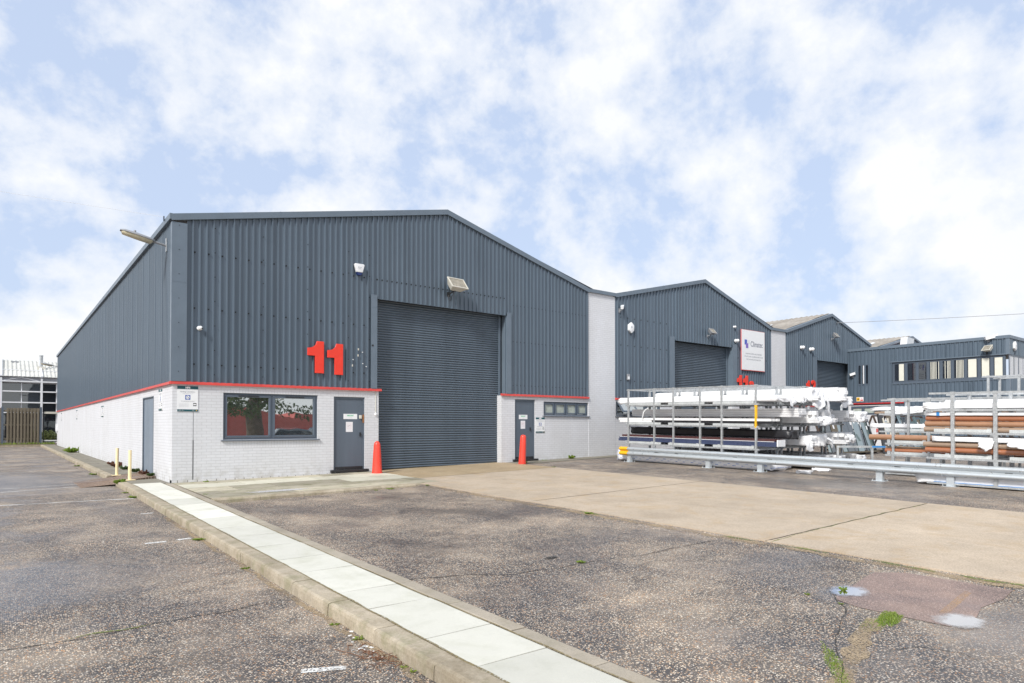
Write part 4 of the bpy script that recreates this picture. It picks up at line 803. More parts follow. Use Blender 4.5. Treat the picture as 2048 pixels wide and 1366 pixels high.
# ================================================================== THINGS ON THE WALLS
ONE = [(0, 0.60), (0, 0.86), (0.10, 0.87), (0.20, 0.90), (0.29, 0.98), (0.335, 1.11), (0.59, 1.11), (0.59, 0.0), (0.27, 0.0), (0.27, 0.60)]
def numeral_one(x, z, s, label, grp, y=-0.07, name='number_sign'):
    t = thing(name, label, 'number sign', (x, y, z), group=grp)
    B().prism([(a*s, c*s) for a, c in ONE], -0.03, 0.0, 'y').build('digit', 'redsign', t, bevel=0.004, segs=1)
    b = B(); b.box(0.36*s, 0.46*s, 0.0, 0.04, 0.2*s, 0.26*s); b.box(0.36*s, 0.46*s, 0.0, 0.04, 0.8*s, 0.86*s); b.build('stand_off', 'blackp', t); return t
numeral_one(3.335, 2.875, 0.80, 'large red numeral one, left one of the pair beside the nearest roller shutter', 'red unit numbers')
numeral_one(3.905, 2.855, 0.79, 'large red numeral one, nearer the roller shutter of the pair on the nearest warehouse', 'red unit numbers')
numeral_one(23.78, 3.06, 0.66, 'red numeral one, leftmost of three characters under the white company board', 'red unit numbers')
numeral_one(24.28, 3.06, 0.66, 'red numeral one in the middle of three characters under the white company board', 'red unit numbers')
t = thing('number_sign', 'red round letter, last of the three characters under the white company board', 'number sign', (24.72, -0.05, 3.40), group='red unit numbers')
text('a', 0.88, 'redsign', t, (0.28, -0.03, -0.02), ext=0.03, bold=0.035, name='digit', sx=0.95)
numeral_one(30.05, 3.12, 0.62, 'red numeral one on the third warehouse, left of its shutter', 'red unit numbers')
t = thing('number_sign', 'red rounded numeral two on the third warehouse, beside its shutter', 'number sign', (30.50, -0.05, 3.47), group='red unit numbers')
text('2', 0.86, 'redsign', t, (0.32, -0.03, 0), ext=0.03, bold=0.035, name='digit')

def parking_sign(label, loc, rz, w=0.47, h=0.66):
    t = thing('parking_sign', label, 'sign', loc, rz, group='green and white parking notices')
    B().box(-w/2, w/2, -0.012, 0.0, 0, h).build('panel', 'white', t)
    def plate(x0, x1, z0, z1, mat, nm, y=-0.0135): B().box(x0, x1, y, -0.0122, z0, z1).build(nm, mat, t)
    plate(-w/2, w/2, h*0.875, h, 'teal', 'header_band'); plate(-w/2, w/2, 0, h*0.085, 'teal', 'footer_band'); plate(-0.058, 0.058, h*0.465, h*0.645, 'blue', 'no_waiting_square')
    X = Matrix.Translation((0, -0.0136, h*0.555)) @ Matrix.Rotation(R(90), 4, 'X')
    B().lathe([(0.043, 0.0), (0.043, 0.0006)], 24, X).build('white_disc', 'white', t)
    b = B(); b.lathe([(0.030, 0.0006), (0.030, 0.0012)], 24, X); b.build('dark_disc', 'greyink', t)
    B().box(-0.010, 0.010, -0.0157, -0.0149, -0.032, 0.032, Matrix.Translation((0, 0, h*0.555)) @ Matrix.Rotation(R(40), 4, 'Y')).build('slash', 'white', t)
    plate(w*0.26, w*0.42, h*0.215, h*0.335, 'blackp', 'camera_panel'); plate(w*0.275, w*0.405, h*0.25, h*0.30, 'white', 'camera_symbol', -0.0142)
    P = lambda s, sz, z, mat, x=0, al='CENTER', bd=0.0, y=-0.0135: text(s, sz, mat, t, (x, y, z), align=al, bold=bd, ext=0.0004)
    P('NPS', 0.062, h*0.935, 'white', bd=0.004, y=-0.0145); P('Parking Conditions', 0.044, h*0.775, 'greyink'); P('Terms apply on this site', 0.024, h*0.705, 'paleink'); P('No parking at any time', 0.033, h*0.405, 'greyink')
    for i in range(4): P('Vehicles parked here are subject to terms', 0.013, h*(0.30-0.035*i), 'paleink', -w*0.42, 'LEFT')
    P('Call the office', 0.022, h*0.045, 'white', -w*0.45, 'LEFT', y=-0.0145); P('BPA', 0.022, h*0.045, 'white', w*0.22, 'LEFT', y=-0.0145)
    B().lathe([(0.012, 0), (0.012, 0.001)], 12, Matrix.Translation((w*0.42, -0.0136, h*0.045)) @ Matrix.Rotation(R(90), 4, 'X')).build('badge', 'yellow', t); return t
parking_sign('white parking notice with green bands on the front wall at the near corner', (0.345, -0.002, 1.765), 0, 0.475, 0.63)
parking_sign('small white parking notice between the second door and the long narrow window', (11.80, -0.002, 1.17), 0, 0.42, 0.54)
parking_sign('parking notice on the left side wall between the corner and the side door', (-0.002, 1.43, 1.81), R(-90), 0.50, 0.56)
parking_sign('parking notice high on the left side wall, first one beyond the side door', (-0.002, 13.8, 1.78), R(-90), 0.75, 0.45)
parking_sign('parking notice on the left side wall about midway along it', (-0.002, 25.2, 1.78), R(-90), 0.75, 0.50)
parking_sign('farthest parking notice at the back end of the left side wall', (-0.002, 36.5, 1.80), R(-90), 0.75, 0.50)
# notices on the doors
def notice(label, loc, w, h, kind):
    t = thing('paper_notice', label, 'notice', loc, group='notices stuck on the doors')
    B().box(-w/2, w/2, -0.002, 0, -h/2, h/2).build('sheet', 'paper' if kind == 'p' else 'white', t)
    if kind == 'g':
        text('FIRE EXIT', h*0.32, 'green', t, (0, -0.0025, h*0.16), bold=0.003); text('Keep clear', h*0.17, 'paleink', t, (0, -0.0025, -h*0.25))
    else:
        for i in range(4): text('Notice to visitors', h*0.07, 'pinkink', t, (0, -0.0025, h*(0.3-0.15*i)))
        b = B(); b.box(-w*0.2, w*0.25, -0.0028, -0.0022, 0.1*h, 0.12*h, Matrix.Rotation(R(-25), 4, 'Y')); b.build('pen_mark', 'greyink', t)
notice('white and green landscape notice on the first grey door', (4.66, 0.046, 1.68), 0.42, 0.15, 'g'); notice('white paper sheet below the green notice on the first grey door', (4.63, 0.046, 1.38), 0.21, 0.29, 'p')
notice('white and green landscape notice on the second grey door', (11.07, 0.046, 1.72), 0.38, 0.15, 'g'); notice('white paper sheet under the green notice on the second grey door', (11.06, 0.046, 1.45), 0.20, 0.28, 'p')
# pull cord conduit beside the shutter
t = thing('cable_conduit', 'thin white conduit ending in a small switch box beside the first shutter', 'conduit', (5.43, -0.012, 1.74))
B().tube([(0, 0, 0.06), (0, 0, 0.66)], 0.010, 8).build('conduit_tube', 'offwhite', t, smooth=True); B().lathe([(0.0, -0.03), (0.034, -0.02), (0.038, 0.03), (0.012, 0.06)], 12).build('switch_box', 'white', t, smooth=True)
# alarm boxes
def alarm(label, loc, kind='shield', s=1.0):
    t = thing('alarm_box', label, 'alarm box', loc, group='alarm boxes on the warehouses')
    if kind == 'shield':
        B().prism([(-0.155*s, 0.13*s), (-0.13*s, 0.155*s), (0.13*s, 0.155*s), (0.155*s, 0.13*s), (0.095*s, -0.09*s), (-0.095*s, -0.09*s)], -0.09, 0.0, 'y').build('cover', 'white', t, bevel=0.016, segs=3, smooth=40)
        B().prism([(-0.092*s, -0.088*s), (0.092*s, -0.088*s), (0.06*s, -0.17*s), (0.04*s, -0.18*s), (-0.04*s, -0.18*s), (-0.06*s, -0.17*s)], -0.082, 0.0, 'y').build('strobe_lens', 'navy', t, bevel=0.01)
        b = B(); b.box(-0.05*s, -0.01*s, -0.0925, -0.0905, 0.03*s, 0.07*s); b.box(0.01*s, 0.05*s, -0.0925, -0.0905, 0.03*s, 0.07*s); b.box(-0.04*s, 0.04*s, -0.0925, -0.0905, 0.0, 0.015*s); b.build('emblem', 'paleink', t)
    else:
        pts = [(0.17*s*math.sin(2*math.pi*i/6+0.0), 0.22*s*math.cos(2*math.pi*i/6)) for i in range(6)]
        B().prism(pts, -0.10, 0.0, 'y').build('cover', 'white', t, bevel=0.02, segs=2, smooth=40)
        B().lathe([(0.05*s, 0), (0.05*s, 0.004)], 16, Matrix.Translation((0, -0.1005, 0.02)) @ Matrix.Rotation(R(90), 4, 'X')).build('emblem', 'paleink', t)
    return t
alarm('white shield shaped alarm box with dark blue lens on the nearest warehouse', (4.86, -0.038, 5.95)); alarm('white hexagonal alarm box left of the second warehouse shutter', (16.48, -0.036, 5.32), 'hex', 1.0)
t = alarm('white oval alarm box on the front face of the office block', (35.45, YO-0.035, 5.28), 'hex', 1.05)
# cameras
def bullet_cam(label, loc, rz, tilt=-20, L_=0.34, r=0.055, drop=0.0):
    t = thing('security_camera', label, 'security camera', loc, rz, group='security cameras')
    B().box(-0.05, 0.05, -0.02, 0.0, -0.08, 0.08).build('wall_plate', 'grey', t, bevel=0.004)
    B().tube([(0, -0.02, -0.02), (0, -0.12, -0.01), (0, -0.16, 0.05)], 0.017, 8).build('bracket_arm', 'grey', t, smooth=True)
    X = Matrix.Translation((0, -0.16, 0.09)) @ Matrix.Rotation(R(40), 4, 'Z') @ Matrix.Rotation(R(tilt), 4, 'Y') 
    B().box(-0.10, L_-0.10, -r, r, -r*0.9, r*0.9, X).build('housing', 'white', t, bevel=0.02, segs=3, smooth=40)
    B().box(-0.11, L_-0.06, -r*1.15, r*1.15, r*0.92, r*1.1, X).build('sunshield', 'white', t, bevel=0.005)
    B().lathe([(r*0.7, 0), (r*0.7, 0.006)], 14, X @ Matrix.Translation((L_-0.103, 0, 0)) @ Matrix.Rotation(R(90), 4, 'Y')).build('lens', 'blackp', t); return t
def dome_cam(label, loc, s=1.0):
    t = thing('security_camera', label, 'security camera', loc, group='security cameras')
    B().lathe([(0.055*s, 0), (0.055*s, 0.03*s), (0.04*s, 0.045*s)], 16, Matrix.Rotation(R(90), 4, 'X')).build('base', 'white', t, smooth=50)
    bm = B(); bm.lathe([(0.001, -0.055*s), (0.03*s, -0.046*s), (0.05*s, -0.02*s), (0.055*s, 0.0), (0.05*s, 0.02*s), (0.03*s, 0.046*s), (0.001, 0.055*s)], 16, Matrix.Translation((0.02*s, -0.07*s, 0)))
    bm.build('eyeball', 'white', t, smooth=True); B().lathe([(0.022*s, 0), (0.022*s, 0.012*s)], 12, Matrix.Translation((0.05*s, -0.112*s, -0.012*s)) @ Matrix.Rotation(R(65), 4, 'X') @ Matrix.Rotation(R(35), 4, 'Y')).build('lens', 'blackp', t); return t
dome_cam('small white eyeball camera low on the cladding left of the red numerals', (0.585, -0.036, 3.85)); bullet_cam('white bullet camera at the top left of the second warehouse', (15.86, -0.036, 5.95), 0)
dome_cam('white dome camera left of the company board and beside the shutter head', (23.72, -0.036, 5.38), 1.5); dome_cam('tiny white camera above the dome camera beside the company board', (23.60, -0.036, 6.02), 1.0)
dome_cam('white camera left of the third warehouse shutter, nearer the brick pier', (29.60, -0.036, 5.50), 1.7); dome_cam('white dome camera with aerial, nearest the third warehouse shutter', (30.55, -0.036, 5.47), 1.8)
t = bullet_cam('white bullet camera at the top corner of the office block', (XO-0.036, -6.78, 5.60), R(-90), -15, 0.55, 0.085)
bullet_cam('white bullet camera beside the small open office window', (XO-0.036, -0.28, 4.22), R(-90), -20, 0.3, 0.07)
t = thing('junction_box', 'small grey box with a pale front low on the second warehouse cladding', 'junction box', (16.35, -0.036, 3.35)); B().box(-0.07, 0.07, -0.05, 0, -0.12, 0.12).build('box_body', 'grey', t, bevel=0.008); B().box(-0.05, 0.05, -0.056, -0.051, -0.09, 0.02).build('cover_plate', 'white', t)
# floodlights
def floodlight(label, loc, s=1.0, rz=0.0, dark=False, yaw=6):
    t = thing('floodlight', label, 'floodlight', loc, rz, group='floodlights on the buildings')
    X = Matrix.Translation((0.10*s, -0.34*s, 0.28*s)) @ Matrix.Rotation(R(yaw), 4, 'Z') @ Matrix.Rotation(R(-38), 4, 'X')
    a, h = 0.29*s, 0.19*s                       # front face looks along local -y
    b = B(); b.add([(-a, 0, -h), (a, 0, -h), (a, 0, h), (-a, 0, h), (-a*0.62, 0.20*s, -h*0.6), (a*0.62, 0.20*s, -h*0.6), (a*0.62, 0.20*s, h*0.75), (-a*0.62, 0.20*s, h*0.75)], [(0, 1, 2, 3), (7, 6, 5, 4), (0, 4, 5, 1), (1, 5, 6, 2), (2, 6, 7, 3), (3, 7, 4, 0)], X)
    b.build('body', 'grey' if dark else 'offwhite', t, bevel=0.008*s)
    b = B(); 
    for q in ((-a-.008, a+.008, -h-.008, -h+.022), (-a-.008, a+.008, h-.022, h+.008)): b.box(q[0], q[1], -0.025*s, 0.004, q[2], q[3], X)
    for q in ((-a-.008, -a+.022), (a-.022, a+.008)): b.box(q[0], q[1], -0.025*s, 0.004, -h+.022, h-.022, X)
    b.build('bezel', 'grey' if dark else 'offwhite', t); B().box(-a+.022, a-.022, -0.012*s, -0.006*s, -h+.022, h-.022, X).build('lens', 'lens2', t)
    b = B(); b.tube([(0, 0, 0), (0, -0.12*s, 0.02*s), (0.05*s, -0.26*s, 0.08*s), (0.09*s, -0.30*s, 0.14*s)], 0.022*s, 8); b.box(-0.05*s, 0.05*s, -0.012, 0, -0.07*s, 0.07*s); b.build('bracket', 'grey' if dark else 'blackp', t, smooth=40)
    B().tube([(-0.01, -0.02, -0.03), (-0.03*s, -0.04*s, -0.16*s), (0.02*s, -0.05*s, -0.19*s), (0.06*s, -0.22*s, 0.05*s)], 0.007*s, 6).build('cable', 'blackp', t); return t
floodlight('large cream floodlight above the nearest roller shutter', (7.93, -0.05, 5.60), 1.1); floodlight('small dark floodlight above the second warehouse shutter', (21.55, -0.05, 5.42), 0.72, dark=True)
floodlight('small dark floodlight on the gable of the third warehouse', (32.85, -0.05, 6.2), 0.75, dark=True); floodlight('cream floodlight under the top corner of the office block', (XO-0.05, -6.72, 4.98), 0.8, R(-90), yaw=-30)
# lanterns on the left wall
def wall_lamp(label, loc):
    t = thing('wall_lamp', label, 'wall lamp', loc, group='wall lamps on the left side')
    B().box(-0.018, 0.0, -0.05, 0.05, -0.17, 0.17).build('wall_plate', 'galv', t)
    B().tube([(-0.015, 0, -0.02), (-0.30, -0.02, 0.03)], 0.03, 8).build('arm', 'grey', t, smooth=True)
    X = Matrix.Translation((-0.30, -0.02, 0.03)) @ Matrix.Rotation(R(4), 4, 'Z') @ Matrix.Rotation(R(11), 4, 'Y')
    b = B(); n = 12; sec = []
    for k, (x, w, h) in enumerate(((0.05, 0.03, 0.03), (0.0, 0.075, 0.05), (-0.10, 0.115, 0.072), (-0.40, 0.125, 0.08), (-0.66, 0.115, 0.065), (-0.74, 0.07, 0.03))):
        sec.append([(x, w*math.cos(math.pi*i/(n-1)), h*math.sin(math.pi*i/(n-1))) for i in range(n)])
    vs = [p for s_ in sec for p in s_]; fs = [(j*n+i, j*n+i+1, (j+1)*n+i+1, (j+1)*n+i) for j in range(5) for i in range(n-1)]+[(j*n, (j+1)*n, (j+1)*n+n-1, j*n+n-1) for j in range(5)]
    b.add(vs, fs, X); b.build('hood', 'grey', t, smooth=50)
    b = B(); sec = []
    for k, (x, w, h) in enumerate(((-0.02, 0.05, 0.03), (-0.06, 0.098, 0.085), (-0.40, 0.11, 0.085), (-0.68, 0.095, 0.075), (-0.715, 0.05, 0.02))):
        sec.append([(x, w*math.cos(math.pi*i/(n-1)), -0.004-h*math.sin(math.pi*i/(n-1))**0.6) for i in range(n)])
    vs = [p for s_ in sec for p in s_]; b.add(vs, [(j*n+i, j*n+i+1, (j+1)*n+i+1, (j+1)*n+i) for j in range(4) for i in range(n-1)], X); b.build('lens_bowl', 'lens', t, smooth=60)
    B().lathe([(0.03, 0), (0.03, 0.04), (0.012, 0.05)], 10, X @ Matrix.Translation((-0.44, 0, 0.075))).build('photocell', 'grey', t, smooth=50); return t
wall_lamp('street type wall lamp reaching out from the near corner of the left wall', (-0.04, 0.62, 5.98)); wall_lamp('far wall lamp at the back end of the left wall', (-0.04, 40.2, 5.75))
t = thing('wall_box', 'small white meter box at the far end of the left wall', 'meter box', (0, 40.4, 1.05)); B().box(-0.12, 0.0, -0.25, 0.25, 0, 0.5).build('box_body', 'white', t, bevel=0.01); B().box(-0.126, -0.121, -0.2, 0.2, 0.05, 0.45).build('cover_plate', 'white2', t)
# company board
t = thing('company_sign', 'large white company board with thin red rim on the second warehouse', 'sign', (25.12, -0.045, 4.04))
w, h = 1.96, 1.93
B().box(-w/2+0.01, w/2, -0.05, 0.0, 0, h).build('rim', 'red', t); B().box(-w/2, w/2-0.018, -0.056, -0.0505, 0.028, h-0.010).build('panel', 'white', t)
def mark(x0, x1, z0, z1, mat): B().box(x0, x1, -0.0590, -0.0565, z0, z1).build('logo_block', mat, t)
mark(-0.74, -0.54, 1.22, 1.46, 'blue2'); B().box(-0.64, -0.44, -0.0615, -0.0592, 1.06, 1.29).build('logo_block', 'purple', t)
b = B()
for i in range(4): b.box(-0.52+i*0.055, -0.50+i*0.055, -0.0590, -0.0565, 1.24+0.008*i, 1.45)
b.build('logo_stripes', 'paleink', t)
text('Climatec', 0.36, 'inkc', t, (0.27, -0.0572, 1.27), bold=0.006, sx=0.80)
for i, s_ in enumerate(('MANUFACTURERS AND SUPPLIERS', 'OF UPVC AND ALUMINIUM PRODUCTS', 'FOR THE WINDOW INDUSTRY')): text(s_, 0.093, 'greyink', t, (0.02, -0.0572, 0.80-0.135*i), sx=0.95)
# warning sign on the office wall
t = thing('warning_sign', 'small white safety sign with yellow and red panels on the office side wall', 'sign', (XO-0.036, -0.67, 2.79), R(-90))
B().box(-0.19, 0.19, -0.01, 0, 0, 0.24).build('panel', 'white', t); B().box(-0.18, -0.01, -0.013, -0.0105, 0.02, 0.22).build('warning_panel', 'yellow', t); B().box(0.02, 0.17, -0.013, -0.0105, 0.02, 0.10).build('prohibition_panel', 'red', t)
b = B(); b.prism([(-0.15, 0.09), (-0.04, 0.09), (-0.095, 0.19)], -0.0145, -0.0132, 'y'); b.build('warning_triangle', 'blackp', t); B().lathe([(0.045, 0), (0.045, 0.0012)], 16, Matrix.Translation((0.095, -0.0106, 0.165)) @ Matrix.Rotation(R(90), 4, 'X')).build('prohibition_disc', 'pinkink', t)
# overhead cables
def cable(label, p, q, sag, r, mat='grey'):
    p, q = Vector(p), Vector(q); t = thing('overhead_cable', label, 'cable', p, group='overhead cables')
    pts = [(q-p)*(i/16)+Vector((0, 0, -sag*4*(i/16)*(1-i/16))) for i in range(17)]
    B().tube(pts, r, 5).build('wire', mat, t); B().box(-0.012, 0.012, -0.012, 0.012, -0.10, 0.02).build('wall_hook', 'blackp', t); return t
cable('thin telephone cable running right from the third warehouse gable', (33.4, -0.08, 7.15), (44.0, -26.0, 7.2), 0.25, 0.014); cable('thin pale wire reaching left from the near corner eaves', (-0.12, 0.55, 6.66), (-30.0, 10.0, 9.4), 0.2, 0.004, 'white2')

# ================================================================== BOLLARDS, POSTS, BARRIER
t = thing('bollard', 'tapering red bollard with domed top left of the nearest roller shutter', 'bollard', (5.16, -0.66, yard(5.16, -0.66)+0.016), group='red bollards beside the shutter')
B().lathe([(0.150, 0), (0.150, 0.012), (0.140, 0.05), (0.125, 0.30), (0.110, 0.58), (0.094, 0.80), (0.086, 0.845), (0.066, 0.885), (0.034, 0.91), (0.004, 0.918)], 28).build('sleeve', 'bollard', t, smooth=50)
B().lathe([(0.157, 0), (0.157, 0.006), (0.150, 0.010)], 28).build('base_flange', 'bollard', t)
t = thing('bollard', 'slim red bollard leaning before the second grey door', 'bollard', (10.28, -0.88, yard(10.28, -0.88)+0.01), group='red bollards beside the shutter', rx=R(1.0)); t.rotation_euler[1] = R(2.2)
B().lathe([(0.120, 0.075), (0.118, 0.10), (0.106, 0.6), (0.096, 0.89), (0.086, 0.925), (0.060, 0.955), (0.004, 0.965)], 28).build('sleeve', 'bollard', t, smooth=50)
B().lathe([(0.126, -0.02), (0.126, 0.065), (0.116, 0.072)], 28).build('base_flange', 'bollard', t)
p0 = thing('steel_post', 'cream painted steel post left of the ramp, farther from the camera', 'post', (-0.69, 3.86, 0.004), group='cream posts at the ramp')
B().tube([(0, 0, 0.005), (0.012, 0.0, 0.775)], 0.040, 14).build('tube', 'cream', p0, smooth=50); B().box(-0.12, 0.12, -0.12, 0.12, 0, 0.010).build('base_plate', 'cream', p0)
p1 = dup(p0, (-0.66, 1.72, 0.004), R(3), 'cream painted steel post beside the kerb end, nearer the camera'); p1.rotation_euler[1] = R(-0.6)

BX = 13.62
bt = thing('crash_barrier', 'long galvanised crash barrier with yellow end cap guarding the racks', 'barrier', (BX, -2.42, yard(BX, -2.42)), rx=math.atan(0.015))
prof = [(0.0, 0.790), (-0.010, 0.797), (-0.052, 0.775), (-0.085, 0.745), (-0.088, 0.705), (-0.055, 0.668), (-0.020, 0.648), (-0.020, 0.615), (-0.055, 0.594), (-0.088, 0.556), (-0.085, 0.515), (-0.052, 0.485), (-0.010, 0.462), (0.0, 0.470)]
# w-beam profile (x, height above ground) swept along -y, in overlapping lengths
def dz(z): return 0.225+(z-0.462)*0.85
for k in range(5):
    b = B(); ys = [-3.2*k+0.0 if k == 0 else -3.2*k+0.16, -3.2*(k+1)]
    o_ = -0.0035*(k % 2)
    for yy in ys: b.v += [Vector((x+o_, yy, dz(z))) for x, z in prof]
    for yy in ys: b.v += [Vector((x+o_+0.006, yy, dz(z))) for x, z in prof]
    n = len(prof); b.f = [(i, i+1, n+i+1, n+i) for i in range(n-1)]+[(2*n+i, 3*n+i, 3*n+i+1, 2*n+i+1) for i in range(n-1)]+[(i, 2*n+i, 2*n+i+1, i+1) for i in range(n-1)]+[(n+i, n+i+1, 3*n+i+1, 3*n+i) for i in range(n-1)]
    b.build('beam', 'barrier', bt, smooth=60, recalc=True)
    for yy in (-3.2*(k+1)+0.03, -3.2*(k+1)+0.13):
        for z in (0.78, 0.73, 0.53, 0.49): B().lathe([(0.014, 0), (0.014, 0.012), (0.006, 0.016)], 8, Matrix.Translation((-0.088 if 0.5 < z < 0.75 else -0.06, yy, dz(z)-0.0)) @ Matrix.Rotation(R(-90), 4, 'Y')).build('bolt_head', 'galv', bt)
for yy in (-1.4, -2.2, -4.3, -5.4, -7.6, -8.7, -10.9): B().box(-0.025, -0.020, yy, yy+0.14, dz(0.627), dz(0.640)).build('bolt_slot', 'dark', bt)
cap = B(); cap.v = [Vector((x-0.010, yy, dz(z))) for yy in (0.20, -0.10) for x, z in prof]; n = len(prof); cap.f = [(i, i+1, n+i+1, n+i) for i in range(n-1)]; cap.prism([(x-0.010, dz(z)) for x, z in prof]+[(0.06, dz(0.47)), (0.06, dz(0.79))], 0.20, 0.26, 'y'); cap.build('end_cap', 'yellow', bt)
for yy in (-2.53, -5.70, -7.43, -10.63, -12.15, -15.4, -18.0):
    b = B(); y = yy+2.42; g0 = -0.01
    b.box(-0.004, 0.012, y-0.075, y+0.075, g0, dz(0.76)); b.box(0.012, 0.11, y-0.075, y-0.067, g0, dz(0.76)); b.box(0.012, 0.11, y+0.067, y+0.075, g0, dz(0.76)); 
    p = b.build('post', 'barrier', bt); 
    b = B(); b.box(-0.11, 0.19, y-0.15, y+0.15, g0, g0+0.014); b.build('foot_plate', 'barrier', p)
    for a, c in ((-0.08, -0.12), (-0.08, 0.12), (0.16, -0.12), (0.16, 0.12)): B().lathe([(0.012, 0), (0.012, 0.04)], 6, Matrix.Translation((a, y+c, g0+0.014))).build('anchor_bolt', 'galv', p)

# ================================================================== STILLAGES AND THEIR LOADS
CACHE = {}
def part(key, fn, name, mat, parent, **kw):
    if key not in CACHE: o = fn().build(name, mat, parent, **kw); CACHE[key] = o; return o
    o = CACHE[key].copy(); C.objects.link(o); o.parent = parent; o.name = name
    if o.data.materials[0] != M[mat]: o.data = o.data.copy(); o.data.materials.clear(); o.data.materials.append(M[mat])
    return o
TILT = math.atan(0.015)
def stillage(label, x, y0, y1, z, h, wd, posts, grp, top=True, thick=0.055, yellow=(), fork=True):
    # origin at the near-left ... long side along y, from y0 (far) down to y1 (near); front face at x
    ym = (y0+y1)/2; t = thing('stillage', label, 'rack', (x, ym, z), rx=TILT, group=grp); L_ = (y0-y1)/2
    key = (round(L_, 3), round(h, 3), round(wd, 3), round(thick, 3), tuple(posts))
    def rails():
        b = B()
        for xx in (0.0, wd-0.05): b.box(xx, xx+0.05, -L_, L_, 0.0, 0.045)
        for p in posts: b.box(0.05, wd-0.05, p-ym-0.03, p-ym+0.03, 0.004, 0.05)
        return b
    part(key+('r',), rails, 'base_frame', 'galv', t)
    if fork:
        def fk():
            b = B(); n = max(2, int(2*L_/1.35)); seg = 2*L_/n
            b.box(-0.017, 0.017, -seg/2+0.16, seg/2-0.16, 0.0452, 0.115); return b
        n = max(2, int(2*L_/1.35)); seg = 2*L_/n
        for i in range(n):
            for xx in (0.013, wd-0.013): o = part(key+('f',), fk, 'side_board', 'boardg', t); o.location = (xx, -L_+seg*(i+0.5), 0)
        for p in posts:
            o = part(key+('s',), lambda: B().box(0.035, wd-0.035, 0.08, 0.16, 0.0505, 0.135), 'bearer', 'galv', t); o.location = (0, p-ym, 0)
    for j, xx in enumerate((-0.006, wd-thick+0.006)):
        for i, p in enumerate(posts):
            m = 'yellow' if (i in yellow and j == 0) else 'galv'
            def pf(): 
                b = B(); b.box(0, thick, -thick/2, thick/2, 0.0, h-0.006); b.box(-0.006, thick+0.006, -thick/2-0.006, thick/2+0.006, h-0.06, h-0.004); return b
            o = part(key+('p',), pf, 'post', m, t); o.location = (xx, p-ym, 0.002)
    if top:
        def tr():
            b = B()
            for xx in (0.004, wd-0.044): b.box(xx, xx+0.04, -L_+0.05, L_-0.05, h-0.055, h-0.012)
            for p in (posts[0], posts[-1]): b.box(0.05, wd-0.05, p-ym-0.02, p-ym+0.02, h-0.05, h-0.015)
            return b
        part(key+('t',), tr, 'top_rail', 'galv', t)
    return t
def crumple(x0, x1, y0, y1, z0, z1, seed, endk=0.09, amp=0.012, ny=44, nx=6, nz=5, taper=0.0, ends=(True, True)):
    b = B(); L_ = y1-y0
    def disp(p):
        t = (p.y-y0)/L_; e = max(math.exp(-t*L_/0.22) if ends[0] else 0, math.exp(-(1-t)*L_/0.22) if ends[1] else 0)
        k = amp*(0.6+0.4*noise.noise((p.x*2, p.y*1.1, seed)))+endk*e
        v = noise.noise_vector((p.x*7+seed*3.3, p.y*3.1, p.z*7+seed)); v2 = noise.noise_vector((p.x*19+seed, p.y*13, p.z*19))
        return p+Vector((v.x, v.y*1.2*e, v.z))*k*0.8+v2*k*0.8*e-Vector((0, 0, 0.5*e*endk*(0.5+0.5*noise.noise((seed, p.x*4, 0)))))
    def grid(fn, a, c):
        n0 = len(b.v)
        for i in range(a+1):
            for j in range(c+1): b.v.append(disp(Vector(fn(i/a, j/c))))
        b.f.extend((n0+i*(c+1)+j, n0+i*(c+1)+j+1, n0+(i+1)*(c+1)+j+1, n0+(i+1)*(c+1)+j) for i in range(a) for j in range(c))
    yy = lambda t: y0+L_*t; xx = lambda t: x0+(x1-x0)*t; z_ = lambda t: z0+(z1-z0)*t
    grid(lambda s, t: (x0, yy(s), z_(t)), ny, nz); grid(lambda s, t: (x1, yy(s), z_(t)), ny, nz); grid(lambda s, t: (xx(t), yy(s), z1), ny, nx); grid(lambda s, t: (xx(t), yy(s), z0), ny, nx)
    grid(lambda s, t: (xx(s), y0, z_(t)), nx, nz); grid(lambda s, t: (xx(s), y1, z_(t)), nx, nz)
    return b
def load(name, label, cat, grp, loc, mk, mat, smooth=50, extra=None):
    t = thing(name, label, cat, loc, rx=TILT, group=grp); o = mk.build('wrapping' if 'bundle' in name and mat in ('wrap', 'printed', 'blackwrap') else 'bars', mat, t, smooth=smooth)
    bm = bmesh.new(); bm.from_mesh(o.data); bmesh.ops.remove_doubles(bm, verts=bm.verts, dist=0.0005); bmesh.ops.recalc_face_normals(bm, faces=bm.faces); bm.to_mesh(o.data); bm.free()
    if smooth: o.data.shade_smooth()
    if extra:
        for nm, bb, m in extra: bb.build(nm, m, t)
    return t
def bars(x0, x1, ya, yb, z0, cols, rows, bw, bh, seed=0, jit=0.06):
    rn = random.Random(seed); b = B(); st = (x1-x0)/cols
    for r_ in range(rows):
        for c_ in range(cols): 
            j0, j1 = rn.uniform(-jit, jit), rn.uniform(-jit, jit); xa = x0+c_*st
            b.box(xa+0.002, xa+st-0.003, ya+j0, yb+j1, z0+r_*bh+0.0015, z0+(r_+1)*bh-0.0015)
            b.box(xa+0.012, xa+st-0.012, ya+j0-0.0, yb+j1-0.0, z0+r_*bh+0.006, z0+r_*bh+0.0065)
    return b
def hang(name_parent, pts, mat='wrap', seed=0):
    pass
YM = -4.71; GX = 13.88
POSTS = (-2.27, -3.41, -4.20, -5.23, -6.01, -7.15)
LV = ('bottom', 'second', 'third', 'top')
ROWN = ('the rack row nearest the barrier', 'the second rack row from the barrier', 'the third rack row from the barrier', 'the rearmost left rack row')
ROWX = (GX, 15.22, 16.56, 17.90)
LH = (0.56, 0.655, 0.655, 0.60)
